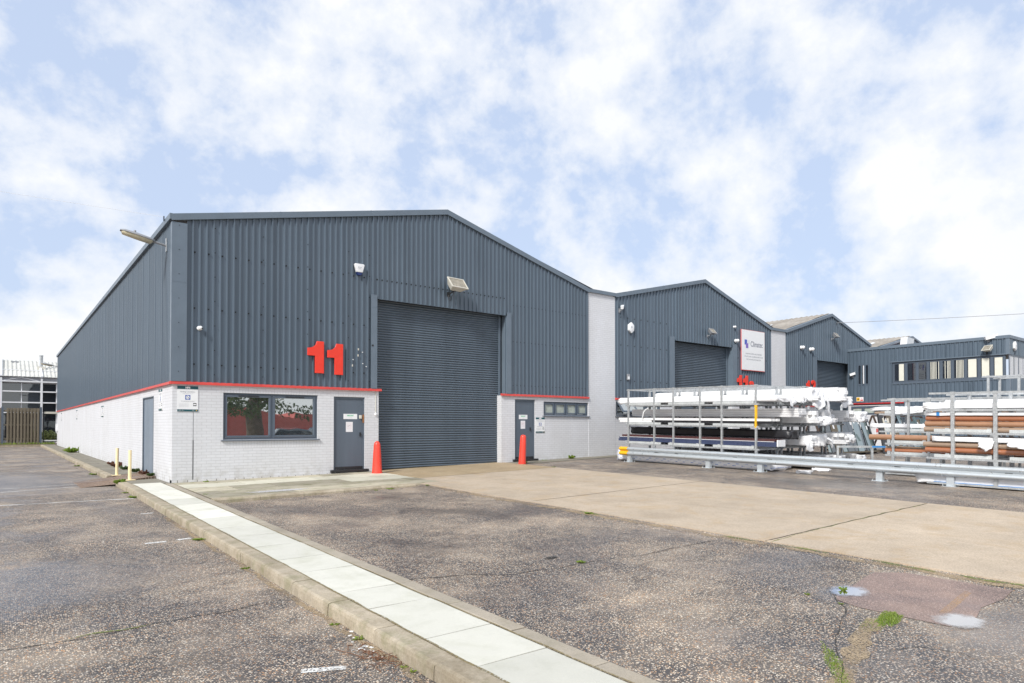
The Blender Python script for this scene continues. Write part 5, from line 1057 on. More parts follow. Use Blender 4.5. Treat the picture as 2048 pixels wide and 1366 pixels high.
for ri, rx in enumerate(ROWX):
    g0 = yard(rx, YM); z = g0+0.02
    for li in range(4):
        if ri == 3 and li == 3: continue
        stillage(f'galvanised stillage, {LV[li]} level of {ROWN[ri]}', rx, -2.15, -7.25, z, LH[li], 1.15, POSTS, 'stacked stillages left', yellow=(5,) if (ri == 0 and li == 2) else (), top=(li == 3), fork=(li != 0))
        zz = z+(0.118 if li else 0.056); ya = -7.85+YM*0-YM; yb = -1.80-YM
        rn = random.Random(ri*10+li); ex = rn.uniform(-0.15, 0.25)
        loc = (rx, YM, zz)
        if ri == 0:
            if li == 0: load('profile_bundle', 'bundle in white film printed with blue dashes, at ground level behind the barrier', 'bundle', 'profile bundles', loc, crumple(-0.03, 1.05, -7.65-YM, -1.78-YM, -0.03, 0.30, 3, 0.05, 0.003), 'printed')
            if li == 1:
                load('profile_bundle', 'long dark blue and brown profiles on the second level of the front rack', 'bundle', 'profile bundles', loc, bars(0.04, 0.50, -7.75-YM, -1.80-YM, 0.0, 4, 2, 0.1, 0.075, 1, 0.02), 'blueprof', 0, [('brown_bars', bars(0.06, 0.48, -7.72-YM, -1.95-YM, 0.152, 4, 1, 0.1, 0.07, 2, 0.02), 'brownprof'), ('end_label', B().box(0.06, 0.46, -7.80-YM, -7.77-YM, 0.01, 0.2), 'white'), ('pale_strip', B().box(0.036, 0.0395, -7.7-YM, -1.85-YM, 0.140, 0.152), 'wrap')])
                load('profile_bundle', 'thick bundle in black film under the third level of the front rack', 'bundle', 'profile bundles', (rx, YM, zz+0.24), crumple(0.52, 1.08, -7.9-YM, -1.95-YM, 0.0, 0.24, 5, 0.05, 0.006), 'blackwrap')
            if li == 2:
                load('profile_bundle', 'half white half black long profiles on the third level of the front rack', 'bundle', 'profile bundles', loc, bars(0.03, 0.45, -7.6-YM, -3.3-YM, 0.0, 3, 1, 0.1, 0.07, 4, 0.015), 'blackwrap', 0, [('white_bars', bars(0.02, 0.47, -7.62-YM, -1.82-YM, 0.072, 3, 1, 0.1, 0.075, 6, 0.015), 'wrapbar'), ('white_bars', bars(0.03, 0.45, -3.28-YM, -1.85-YM, 0.0, 3, 1, 0.1, 0.07, 9, 0.01), 'wrapbar')])
                load('profile_bundle', 'grey white planks stacked four high behind the third level of the front rack', 'bundle', 'profile bundles', (rx, YM, zz+0.20), bars(0.62, 1.08, -8.1-YM, -1.9-YM, 0.0, 3, 4, 0.1, 0.062, 7, 0.03), 'greybar', 0)
                b = B(); b.tube([(-0.02, 1.52, 0.47), (-0.03, 1.62, 0.43), (-0.03, 1.72, 0.34), (-0.035, 1.75, 0.2), (-0.04, 1.78, 0.12)], [0.012, 0.02, 0.022, 0.018, 0.012], 6)
                load('loose_strip', 'loose curled white strip hanging in the third level of the front rack', 'strip', None, loc, b, 'white')
            if li == 3: 
                load('profile_bundle', 'wide white wrapped bundle on the top level of the front rack', 'bundle', 'profile bundles', loc, crumple(0.04, 0.80, -7.75-YM, -1.78-YM, 0.0, 0.185, 11, 0.06, 0.006), 'wrap')
                load('profile_bundle', 'torn white wrapped bundle on the back half of the top level of the front rack', 'bundle', 'profile bundles', loc, crumple(0.82, 1.10, -8.1-YM, -2.1-YM, 0.0, 0.15, 14, 0.10, 0.008), 'wrap')
        else:
            hh = (0.30, 0.38, 0.42, (0.40, 0.48, 0.46)[ri-1])[li]
            a = -7.7-rn.random()*0.55-YM; e = -1.9-rn.random()*0.5-YM
            nm = f'white bundle, {LV[li]} level of {ROWN[ri]}'
            if (ri+li) % 2: load('profile_bundle', nm+', left of two', 'bundle', 'profile bundles', loc, bars(0.05, 0.55, a, e, 0.0, 5, max(3, int(hh*9)), 0.1, hh*0.85/max(3, int(hh*9)), 20+ri*8+li, 0.10), 'wrapbar', 0)
            else: load('profile_bundle', nm+', left of two', 'bundle', 'profile bundles', loc, crumple(0.05, 0.55, a, e, 0.0, hh*rn.uniform(0.6, 0.95), 20+ri*8+li, 0.055, 0.007), 'wrap')
            load('profile_bundle', nm+', right of two', 'bundle', 'profile bundles', (loc[0], loc[1], loc[2]+0.001), crumple(0.58, 1.08, a-rn.uniform(-0.25, 0.25), e, 0.0, hh*rn.uniform(0.6, 1), 60+ri*8+li, 0.06, 0.008), 'wrap')
            for q_ in range(2):
                if li: load('profile_bundle', f'slim white length beside the bundles, {LV[li]} level of {ROWN[ri]}', 'bundle', 'profile bundles', (loc[0], loc[1], loc[2]+0.002), bars(0.10+0.35*q_, 0.34+0.35*q_, a-rn.uniform(0.1, 0.35), a+2.0, 0.01, 2, 2, 0.1, 0.06, ri+li+q_, 0.08), 'wrapbar' if q_ else 'greybar', 0) if q_ == 0 else None
        z += LH[li]
# loose wrapping hanging from the near ends
def sheet_flap(label, loc, w, l, seed, rz=0.0):
    b = B(); n = 12
    for i in range(n+1):
        for j in range(n+1):
            s_, t_ = i/n, j/n; p = Vector((w*(s_-0.5)*(1-0.35*t_*abs(noise.noise((seed, s_*2, 0)))), -0.10*t_-0.05*math.sin(t_*3), -l*t_*(1-0.45*abs(s_-0.5+0.2*math.sin(seed)))))
            b.v.append(p+noise.noise_vector((s_*3+seed, t_*3, seed))*0.04+noise.noise_vector((s_*8+seed, t_*8, seed))*0.02)
    b.f = [(i*(n+1)+j, i*(n+1)+j+1, (i+1)*(n+1)+j+1, (i+1)*(n+1)+j) for i in range(n) for j in range(n)]
    t = thing('plastic_sheet', label, 'plastic sheet', loc, rz, group='loose white plastic sheets'); o = b.build('film', 'wrap', t, smooth=True, recalc=False)
    o.modifiers.new('thickness', 'SOLIDIFY').thickness = 0.003; return t
for i, (x, y, z, w, l, rz) in enumerate(((14.3, -7.95, 2.28, 0.55, 0.35, 0.2), (15.6, -8.05, 2.30, 0.5, 0.42, -0.3), (16.2, -8.0, 2.35, 0.55, 0.60, 0.3), (17.1, -8.15, 2.30, 0.6, 0.35, -0.1), (15.1, -8.0, 0.98, 0.5, 0.34, 0.1), (16.0, -8.2, 1.05, 0.5, 0.3, 0.4), (15.9, -8.1, 1.7, 0.6, 0.3, -0.2), (17.3, -8.2, 1.15, 0.6, 0.28, 0.1))):
    sheet_flap('torn white sheet hanging at the rack end, ' + ('nearest the barrier, top', 'long one, second row top', 'large, between second and third rows', 'third row top', 'just above the barrier beam', 'low, second row', 'mid height, second row', 'low, third row')[i], (x, y, z), w, l, i*2.3+1, rz)
for i, (x, y, s) in enumerate(((14.35, -8.35, 0.35), (15.4, -8.3, 0.45))):
    t = thing('plastic_sheet', ('crumpled white plastic lying on the tarmac at the rack end, nearer the barrier', 'crumpled white plastic lying on the tarmac behind the barrier, further back')[i], 'plastic sheet', (x, y, yard(x, y)), 0.4, group='loose white plastic sheets'); crumple(-s, s, -s*0.5, s*0.5, 0.0, 0.05, 91+i, 0.05, 0.03, ny=12).build('film', 'wrap', t, smooth=True)
# ---- right hand racks with pipes
def pipe(label, x, ya, yb, z, r, mat, grp='long plastic pipes', lift=0.0):
    t = thing('plastic_pipe', label, 'pipe', (x, ya, z+0.015*(ya)), rx=TILT, group=grp); b = B(); L_ = ya-yb; n = 20; ri = r*0.86
    vs = []; 
    for yy, rr in ((0, ri), (0, r), (-L_, r), (-L_, ri)): vs += [(rr*math.cos(2*math.pi*i/n), yy, rr*math.sin(2*math.pi*i/n)) for i in range(n)]
    b.add(vs, [(k*n+i, k*n+(i+1) % n, ((k+1) % 4)*n+(i+1) % n, ((k+1) % 4)*n+i) for k in range(4) for i in range(n)]); b.build('tube', mat, t, smooth=50); return t
RX = 13.66; GR = yard(RX, -14.4)
RP = (-12.19, -13.0, -14.5, -16.0, -17.2)
zR = (GR+0.03, GR+0.60, GR+1.18, GR+1.70)
hR = (0.57, 0.58, 0.52, 0.44)
for li in range(4):
    stillage(f'galvanised stillage with thick posts, {LV[li]} level of the near pipe rack at the right edge', RX, -11.66, -17.4, zR[li], hR[li], 1.1, RP, 'pipe racks right', thick=0.07, top=(li == 3), fork=(li not in (0, 3)))
rr = 0.062
for k in range(3):
    for j in range(3):
        pipe(f"{('orange brown', 'tan', 'pale brown')[k]} pipe, {('front', 'second', 'third')[j]} from the barrier, {('top', 'middle', 'lowest')[k]} layer of the near rack", RX+0.14+j*0.135, -11.62+0.02*k, -17.6, GR+1.18+0.06+0.30-k*0.128+0.215, rr, ('pipeo', 'pipet', 'pipeb')[k])
for j in range(3):
    pipe(f"orange pipe just above the barrier beam, {('front', 'second', 'third')[j]} in its layer", RX+0.14+j*0.135, -11.60, -17.6, GR+0.60+0.21+0.215, rr, 'pipeo'); pipe(f"grey brown pipe resting on the orange pipes, {('front', 'second', 'third')[j]} in its layer", RX+0.14+j*0.135, -11.56, -17.6, GR+0.60+0.335+0.215, rr, 'pipeb')
pipe('tan pipe lying behind the white bundle just under the pipe shelf of the near rack', RX+0.55, -11.6, -17.6, GR+0.60+0.47+0.215, rr, 'pipet')
YR = -14.6
load('profile_bundle', 'long white wrapped bundle resting on pipes in the near pipe rack', 'bundle', 'profile bundles', (RX, YR, GR+1.01), crumple(0.05, 0.42, -17.6-YR, -11.75-YR, 0.0, 0.105, 33, 0.03, 0.008), 'wrap')
load('profile_bundle', 'flat white wrapped bundle with blue tie above the three layers of pipes', 'bundle', 'profile bundles', (RX, YR, GR+1.60), crumple(0.05, 0.9, -17.6-YR, -11.65-YR, 0.0, 0.07, 35, 0.04, 0.006), 'wrap', extra=[('blue_tie', B().box(0.035, 0.05, -11.92-YR, -11.86-YR, -0.01, 0.085), 'blueclip')])
load('profile_bundle', 'white wrapped bundle on the top level of the near pipe rack', 'bundle', 'profile bundles', (RX, YR, GR+1.70+0.06), crumple(0.05, 1.0, -17.6-YR, -11.60-YR, 0.0, 0.13, 37, 0.06, 0.01), 'wrap')
load('profile_bundle', 'large white sheeted bundle heaped behind the top level of the near pipe rack', 'bundle', 'profile bundles', (RX, YR, GR+1.84), crumple(0.35, 1.05, -17.6-YR, -11.9-YR, 0.0, 0.12, 39, 0.10, 0.02), 'wrap')
load('profile_bundle', 'white wrapped bundle lying on the tarmac under the crash barrier at the right', 'bundle', 'profile bundles', (RX, YR, GR+0.090), crumple(0.04, 0.9, -17.6-YR, -11.4-YR, -0.03, 0.15, 41, 0.06, 0.008), 'wrap', extra=[('blue_edge', B().box(0.01, 0.03, -17.6-YR, -11.8-YR, -0.02, -0.005), 'blueclip')])
sheet_flap('white film hanging over the pipes by the thick post of the near pipe rack', (RX-0.03, -12.85, GR+1.06), 0.26, 0.20, 3.3, R(-90)); sheet_flap('white film draped from the right end of the near pipe rack load', (RX-0.03, -13.5, GR+1.1), 0.5, 0.22, 5.1, R(-90))
# second and third pipe racks
R2 = 15.35; G2_ = yard(R2, -12.6)
for li, (z, h) in enumerate(((G2_+0.02, 0.48), (G2_+0.50, 0.30), (G2_+0.80, 1.24))): stillage(f'galvanised stillage, {LV[li] if li < 2 else "tall upper"} level of the second pipe rack from the barrier', R2, -10.05, -16.0, z, h, 1.0, (-10.25, -11.1, -12.6, -14.2, -15.8), 'pipe racks right', top=(li == 2))
pipe('tan brown pipe on the upper shelf of the second pipe rack', R2+0.12, -9.62, -15.6, G2_+1.185, 0.075, 'pipet'); pipe('second tan pipe behind the first on the upper shelf of the second pipe rack', R2+0.29, -9.75, -15.6, G2_+1.185, 0.075, 'pipet')
pipe('bright orange pipe on the middle shelf of the second pipe rack', R2+0.12, -10.02, -15.6, G2_+0.84, 0.055, 'pipeo'); pipe('pale pipe lying over the bright orange pipe of the second pipe rack', R2+0.26, -9.98, -15.6, G2_+0.90, 0.05, 'pipeb')
load('profile_bundle', 'grey brown flat profiles on the lowest shelf of the second pipe rack', 'bundle', 'profile bundles', (R2, -12.6, G2_+0.16), bars(0.04, 0.8, -15.6+12.6, -10.1+12.6, 0.0, 3, 2, 0.2, 0.08, 4, 0.05), 'pipeb', 0)
R3_ = 16.9; G3_ = yard(R3_, -12.6)
for li, (z, h) in enumerate(((G3_+0.02, 1.06), (G3_+1.08, 0.50), (G3_+1.58, 0.46))): stillage(f'galvanised stillage, {("tall bottom", "middle", "top")[li]} level of the third pipe rack from the barrier', R3_, -9.25, -15.5, z, h, 1.0, (-9.6, -10.5, -12.0, -13.6, -15.2), 'pipe racks right', top=(li == 2))
load('profile_bundle', 'white wrapped bundle on the middle level of the third pipe rack', 'bundle', 'profile bundles', (R3_, -12.4, G3_+1.22), crumple(0.03, 0.9, -15.5+12.4, -9.0+12.4, 0.0, 0.11, 51, 0.04, 0.006), 'wrap')
load('profile_bundle', 'white wrapped bundle on the top level of the third pipe rack', 'bundle', 'profile bundles', (R3_, -12.4, G3_+1.72), crumple(0.03, 0.9, -15.5+12.4, -9.0+12.4, 0.0, 0.10, 53, 0.05, 0.008), 'wrap')
sheet_flap('white film drooping from the left end of the third pipe rack top load', (R3_-0.05, -10.1, G3_+1.86), 0.8, 0.24, 7.2, R(-90))
pipe('brown pipe poking out under the top white bundle of the third pipe rack', R3_+0.1, -9.1, -15.5, G3_+1.62+0.215, 0.04, 'pipeb')
# empty stillages standing high at the back right
R4 = 18.4; G4_ = yard(R4, -13.5)
for li in range(4): stillage(f'empty galvanised stillage, {LV[li]} level of the tall stack at the far right', R4, -11.3, -17.0, G4_+0.02+0.66*li, 0.66, 1.0, (-11.5, -12.2, -13.6, -15.2, -16.8), 'pipe racks right', top=True, fork=False)
for k, (y0, hh, w_) in enumerate(((-12.6, 0.36, 0.25), (-13.15, 0.45, 0.5))):
    t = thing('carton', ('small white carton on the tall rear stack at the right', 'larger white carton with purple print on the tall rear stack')[k], 'carton', (18.5, y0, G4_+0.02+1.32+0.055), group='cartons on the rear stack'); B().box(0, 0.4, -w_, 0, 0, hh).build('carton_body', 'white', t, bevel=0.01); B().box(-0.003, -0.0005, -w_*0.7, -w_*0.3, hh*0.5, hh*0.75).build('print_patch', 'purple', t)
# ================================================================== GLASS A-FRAME RACKS
ORD = ('first', 'second', 'third', 'fourth', 'fifth', 'sixth', 'seventh', 'eighth', 'ninth', 'tenth', 'eleventh', 'twelfth', 'thirteenth', 'fourteenth', 'fifteenth', 'sixteenth', 'seventeenth', 'eighteenth', 'nineteenth', 'twentieth')+tuple('next after twentieth' for _ in range(20))
def aframe(label, x0, x1, y, h, grp, seed):
    rn = random.Random(seed); g = yard(x0, y); short = 'glass rack before the third shutter' if x0 < 25 else 'glass rack nearer the office'; t = thing('glass_rack', label, 'glass rack', ((x0+x1)/2, y, g), group=grp); L_ = (x1-x0)/2
    b = B(); b.box(-L_, L_, -0.04, 0.04, h-0.06, h)
    b.build('top_beam', 'rust', t)
    for zz, yy in ((h*0.62, -0.24), (h*0.13, -0.48)): B().box(-L_, L_, yy, yy+0.05, zz, zz+0.06).build('cross_rail', 'rust', t)
    n = 4
    for i in range(n+1):
        x = -L_+2*L_*i/n; b = B(); b.bar((x, -0.02, h-0.03), (x, -0.58, 0.04), 0.06); b.bar((x, 0.02, h-0.03), (x, 0.58, 0.04), 0.06); b.bar((x, -0.6, 0.05), (x, 0.6, 0.05), 0.07); b.build('leg_frame', 'rust', t)
    B().box(-L_, L_, -0.75, -0.28, 0.08, 0.13).build('ledge', 'timber', t)
    ang = math.atan2(0.5, h)
    k = 0; x = -L_+0.05
    while x < L_-0.2 and k < 20:
        w = rn.uniform(0.26, 0.55); hh = rn.uniform(0.6, 1.05)*h; m = rn.choice(['glasspale', 'glasspale', 'glasspale', 'glassdk2', 'glassdk2', 'timber'])
        nm = {'glasspale': 'greenish glass pane', 'glassdk2': 'dark glass pane', 'timber': 'grey timber board', 'glass': 'reflective glass pane'}[m]
        p = thing('leaning_glass' if m != 'timber' else 'leaning_board', f'{nm} on the {short}, {ORD[k]} from its left end', 'glass sheet' if m != 'timber' else 'board', (t.location.x+x, y-0.62-0.02*(k % 3), g+0.135), group='panes leaning on the glass racks', rx=-ang*0.92)
        q = B(Matrix.Rotation(R(rn.uniform(-6, 6)), 4, 'Y')); q.box(0, w, -0.012, 0.0, 0, hh); q.build('sheet', m, p)
        if rn.random() < 0.75: B(Matrix.Rotation(R(rn.uniform(-4, 4)), 4, 'Y')).box(w*0.55, w*0.55+0.10, -0.0145, -0.0125, hh*0.72, hh*0.72+0.16).build('paper_label', 'white', p)
        x += w*rn.uniform(0.5, 0.78); k += 1
    return t
aframe('rusty A shaped glass rack before the third shutter, holding upright panes', 21.2, 25.3, -5.0, 1.55, 'glass racks', 3)
aframe('rusty A shaped glass rack nearer the office block, partly behind the pipe racks', 26.1, 31.2, -5.1, 1.60, 'glass racks', 8)
t = thing('black_sheet', 'tall black sheet leaning at the join of the two glass racks', 'sheet', (25.25, -5.9, yard(25, -5.9)), rx=R(-12)); B(Matrix.Rotation(R(8), 4, 'Y')).box(0, 0.42, -0.03, 0.03, 0, 1.95).build('panel', 'blackp', t); B(Matrix.Rotation(R(8), 4, 'Y')).box(0, 0.42, -0.034, -0.031, 1.86, 1.93).build('edge_strip', 'grey', t)
t = thing('step_ladder', 'pale step ladder standing behind the white bundles by the glass racks', 'ladder', (25.75, -5.9, yard(25.75, -5.9)), R(0), rx=R(-10))
b = B(); b.bar((0, 0, 0), (0.06, 0, 1.5), 0.05); b.bar((0.55, 0, 0), (0.49, 0, 1.5), 0.05); b.build('stiles', 'offwhite', t)
for i in range(5): B().box(0.03+0.01*i, 0.52-0.01*i, -0.04, 0.05, 0.25+0.26*i, 0.28+0.26*i).build('tread', 'offwhite', t)
t = thing('warning_sign', 'small red and white notice among the leaning glass panes', 'sign', (24.6, -5.86, 0.98)); B().box(0, 0.22, -0.01, 0, 0, 0.34).build('panel', 'white', t); B().box(0.02, 0.2, -0.013, -0.0105, 0.17, 0.32).build('red_panel', 'red', t); B().box(0.02, 0.2, -0.013, -0.0105, 0.03, 0.10).build('red_panel', 'red', t)
t = thing('guard_rail', 'low galvanised rail between the left racks and the pipe racks', 'rail', (16.2, -8.35, yard(16.2, -8.4)), R(-52))
b = B(); b.box(0, 1.9, -0.025, 0.025, 0.62, 0.68); b.build('top_rail', 'galv', t)
for x in (0.03, 0.95, 1.86): B().box(x-0.03, x+0.03, -0.03, 0.03, 0, 0.62).build('post', 'galv', t)
B().box(0.95, 1.3, -0.028, -0.026, 0.63, 0.675).build('blue_tape', 'blueclip', t)
t = thing('steel_beam', 'long pale steel section lying on the ground behind the barrier', 'beam', (16.3, -10.0, yard(16.3, -10.0)+0.06), R(4)); B().box(-0.14, 0.14, -1.6, 1.9, 0, 0.10).build('web', 'galv', t); B().box(-0.16, 0.16, -1.62, 1.92, 0.1, 0.12).build('flange', 'wrap', t)

# ================================================================== FAR LEFT: FENCE, BUILDING, HEDGE
ft = thing('timber_fence', 'weathered board fence between dark steel posts at the far end of the car park', 'fence', (0, 44.0, 0.05))
b = B(); rn = random.Random(4); x = -30.0
while x < -0.95:
    if abs((x+3.15) % 2.33) > 0.18:
        b.box(x, x+0.115, -0.055, -0.03, 0.10, 2.72+rn.uniform(-0.02, 0.02)); b.box(x+0.10, x+0.195, 0.10, 0.125, 0.10, 2.70)
    x += 0.205
b.build('boards', 'fencewood', ft)
b = B()
for z in (0.35, 1.4, 2.45): b.box(-30, -0.85, -0.028, 0.028, z, z+0.09)
b.build('rail', 'fencewood', ft)
for i in range(12): B().box(-0.86-2.33*i-0.07, -0.86-2.33*i+0.07, -0.07, 0.07, 0, 2.80).build('post', 'blackp' if False else 'frame', ft)
t = thing('metal_gate', 'thin dark metal gate frame with pale bottom rail beside the fence', 'gate', (-0.72, 44.05, 0.05)); b = B(); b.box(0.0, 0.05, -0.03, 0.03, 0, 2.45); b.box(0.05, 0.9, -0.02, 0.02, 0.14, 0.19); b.build('frame', 'blackp', t); B().box(-0.05, 0.9, -0.03, 0.03, 0.20, 0.28).build('bottom_rail', 'white2', t); B().box(0.05, 0.9, -0.03, 0.03, 2.30, 2.46).build('top_rail', 'offwhite', t)
gb = thing('office_building', 'glazed building with white frame and pale corrugated roof behind the fence', 'building', (0, 52, 0))
B().box(-30, 1.2, 0.35, 12, -0.2, 5.1).build('wall', 'palewall', gb)
panes = []
zz = (0.2, 2.55, 3.42, 4.36, 5.06); xs_ = [-30+i*1.39 for i in range(23)]
off = -1.9-xs_[20]
xs_ = [x+off for x in xs_]
for i in range(len(xs_)-1):
    xa, xb = xs_[i]+0.03, min(xs_[i+1]-0.03, 0.53)
    if xb <= xa: continue
    for k in range(4): B().box(xa, xb, 0.30, 0.33, zz[k]+0.03, zz[k+1]-0.03).build('window', 'glassdark', gb)
b = B()
for z in zz[2:4]: b.box(-30, 0.75, -0.06, 0.34, z-0.05, z+0.05)
b.box(-30, 0.75, -0.04, 0.34, zz[1]-0.04, zz[1]+0.04); b.build('transom', 'white2', gb)
b = B()
for i, x in enumerate(xs_):
    if x < 0.6: b.box(x-(0.075 if i % 2 else 0.03), x+(0.075 if i % 2 else 0.03), -0.08 if i % 2 else 0.2, 0.345, -0.2, 5.1 if not i % 2 else 5.5)
b.box(0.53, 0.68, 0.2, 0.346, -0.2, 5.1); b.build('mullion', 'white2', gb)
b = B(); b.box(-30, 1.2, -0.09, 0.2, 5.16, 5.27); b.build('eaves_beam', 'white2', gb); B().box(-30, 1.2, 0.22, 0.36, 5.08, 5.66).build('fascia', 'palewall', gb)
b = B()
for i, x in enumerate(xs_):
    if i % 2 and i+2 < len(xs_): b.tube([(x, -0.02, 5.22), ((x+xs_[i+2])/2, -0.02, 5.55), (xs_[i+2], -0.02, 5.22)], 0.025, 6)
b.build('brace', 'white2', gb)
b = B(); x = -30.0; cols = []
while x < 1.3: cols += [(x, 0), (x+0.06, 0.06), (x+0.15, 0.06), (x+0.21, 0)]; x += 0.30
for (xx, d) in cols: b.v += [Vector((xx, -0.15, 5.62+d)), Vector((xx, 5.0, 7.35+d))]
b.f = [(2*i, 2*i+2, 2*i+3, 2*i+1) for i in range(len(cols)-1)]; rf = b.build('roof', 'roofpale', gb, recalc=False)
B().box(-30, 1.3, 1.6, 1.68, 6.26, 6.31).build('roof_rail', 'white2', gb)
for i, x in enumerate(xs_):
    if i % 2 and x < 0.6: B().add([(x-0.08, -0.25, 5.6), (x+0.08, -0.25, 5.6), (x+0.08, 5.0, 7.46), (x-0.08, 5.0, 7.46), (x-0.08, -0.25, 5.72), (x+0.08, -0.25, 5.72), (x+0.08, 5.0, 7.56), (x-0.08, 5.0, 7.56)], [(0, 3, 2, 1), (4, 5, 6, 7), (0, 1, 5, 4), (1, 2, 6, 5), (3, 0, 4, 7)]).build('roof_rib', 'white2', gb)
fl = B().lathe([(0.13, 0), (0.13, 1.15), (0.15, 1.16), (0.15, 1.24), (0.08, 1.26)], 14, Matrix.Translation((-0.45, 2.6, 6.5))).build('flue', 'galv', gb, smooth=50); B().box(-0.75, -0.15, 2.3, 2.9, 6.3, 6.72).build('flue_collar', 'offwhite', fl)
B().box(-2.6, -2.05, 4.2, 4.7, 7.05, 7.25).build('roof_vent', 'grey', gb)
# foliage helpers
def leaves(b, c, rad, n, size, rn, flat=1.0, up=0.3):
    for _ in range(n):
        while True:
            p = Vector((rn.uniform(-1, 1), rn.uniform(-1, 1), rn.uniform(-1, 1)))
            if p.length < 1: break
        p = Vector((p.x*rad[0], p.y*rad[1], p.z*rad[2]))+Vector(c); s_ = size*rn.uniform(0.6, 1.3)
        u = Vector((rn.uniform(-1, 1), rn.uniform(-1, 1), rn.uniform(-1, 1))).normalized(); v = u.orthogonal().normalized()
        n0 = len(b.v); b.v += [p-u*s_, p+v*s_*0.42, p+u*s_, p-v*s_*0.42]; b.f.append((n0, n0+1, n0+2, n0+3))
rn = random.Random(12)
t = thing('hedge', 'low clipped green hedge behind the gate in front of the glazed building', 'hedge', (0, 47.6, 0.05)); b = B()
for i in range(9): leaves(b, (-1.4+0.33*i, 0.15*math.sin(i), 0.5), (0.35, 0.45, 0.5+0.1*math.sin(i*2.2)), 420, 0.06, rn)
b.build('foliage', 'hedge', t, recalc=False); b = B()
for i in range(9): b.tube([(-1.4+0.33*i, 0, -0.05), (-1.38+0.33*i, 0.03, 0.6)], 0.02, 5)
b.build('stems', 'bark', t)
vg = B()
for _ in range(900):
    x = -rn.random()**1.3*14; y = 43.2+rn.random()*1.2; h = rn.uniform(0.06, 0.22); dx, dy = rn.uniform(-0.08, 0.08), rn.uniform(-0.08, 0.08); n0 = len(vg.v); w = rn.uniform(0.01, 0.03)
    vg.v += [Vector((x-w, y, 0.04)), Vector((x+w, y, 0.04)), Vector((x+dx, y+dy, 0.04+h))]; vg.f.append((n0, n0+1, n0+2))
o = vg.build('verge_grass', 'leaf', recalc=False); tag(o, 'rough grass and weeds along the foot of the fence', 'grass', kind='stuff')
# ------------------------------------------------------------------ weeds, debris
def weed(label, x, y, z, s0=0.08, n=26, mat='leaf', seed=0, flat=False):
    rn = random.Random(seed*31+5); b = B()
    for _ in range(n):
        a = rn.uniform(0, 6.283); s = s0*rn.uniform(0.5, 0.8); r0 = rn.uniform(0, s*0.45); h = rn.uniform(0.35, 1.0)*s*(0.55 if flat else 1.0); o_ = rn.uniform(0.4, 1.2)*s*(1.2 if flat else 0.8); w = s*rn.uniform(0.07, 0.14)
        d = Vector((math.cos(a), math.sin(a), 0)); q = Vector((-d.y, d.x, 0)); p = d*r0
        n0 = len(b.v); b.v += [p-q*w*0.5, p+q*w*0.5, p+d*o_*0.45+q*w*1.1+Vector((0, 0, h*0.8)), p+d*o_+Vector((0, 0, h*0.65)), p+d*o_*0.45-q*w*1.1+Vector((0, 0, h*0.85))]; b.f.append((n0, n0+1, n0+2, n0+3, n0+4))
    o = b.build('weed', mat, recalc=False); o.location = (x, y, z); return tag(o, label, 'weed', 'weeds in the paving')
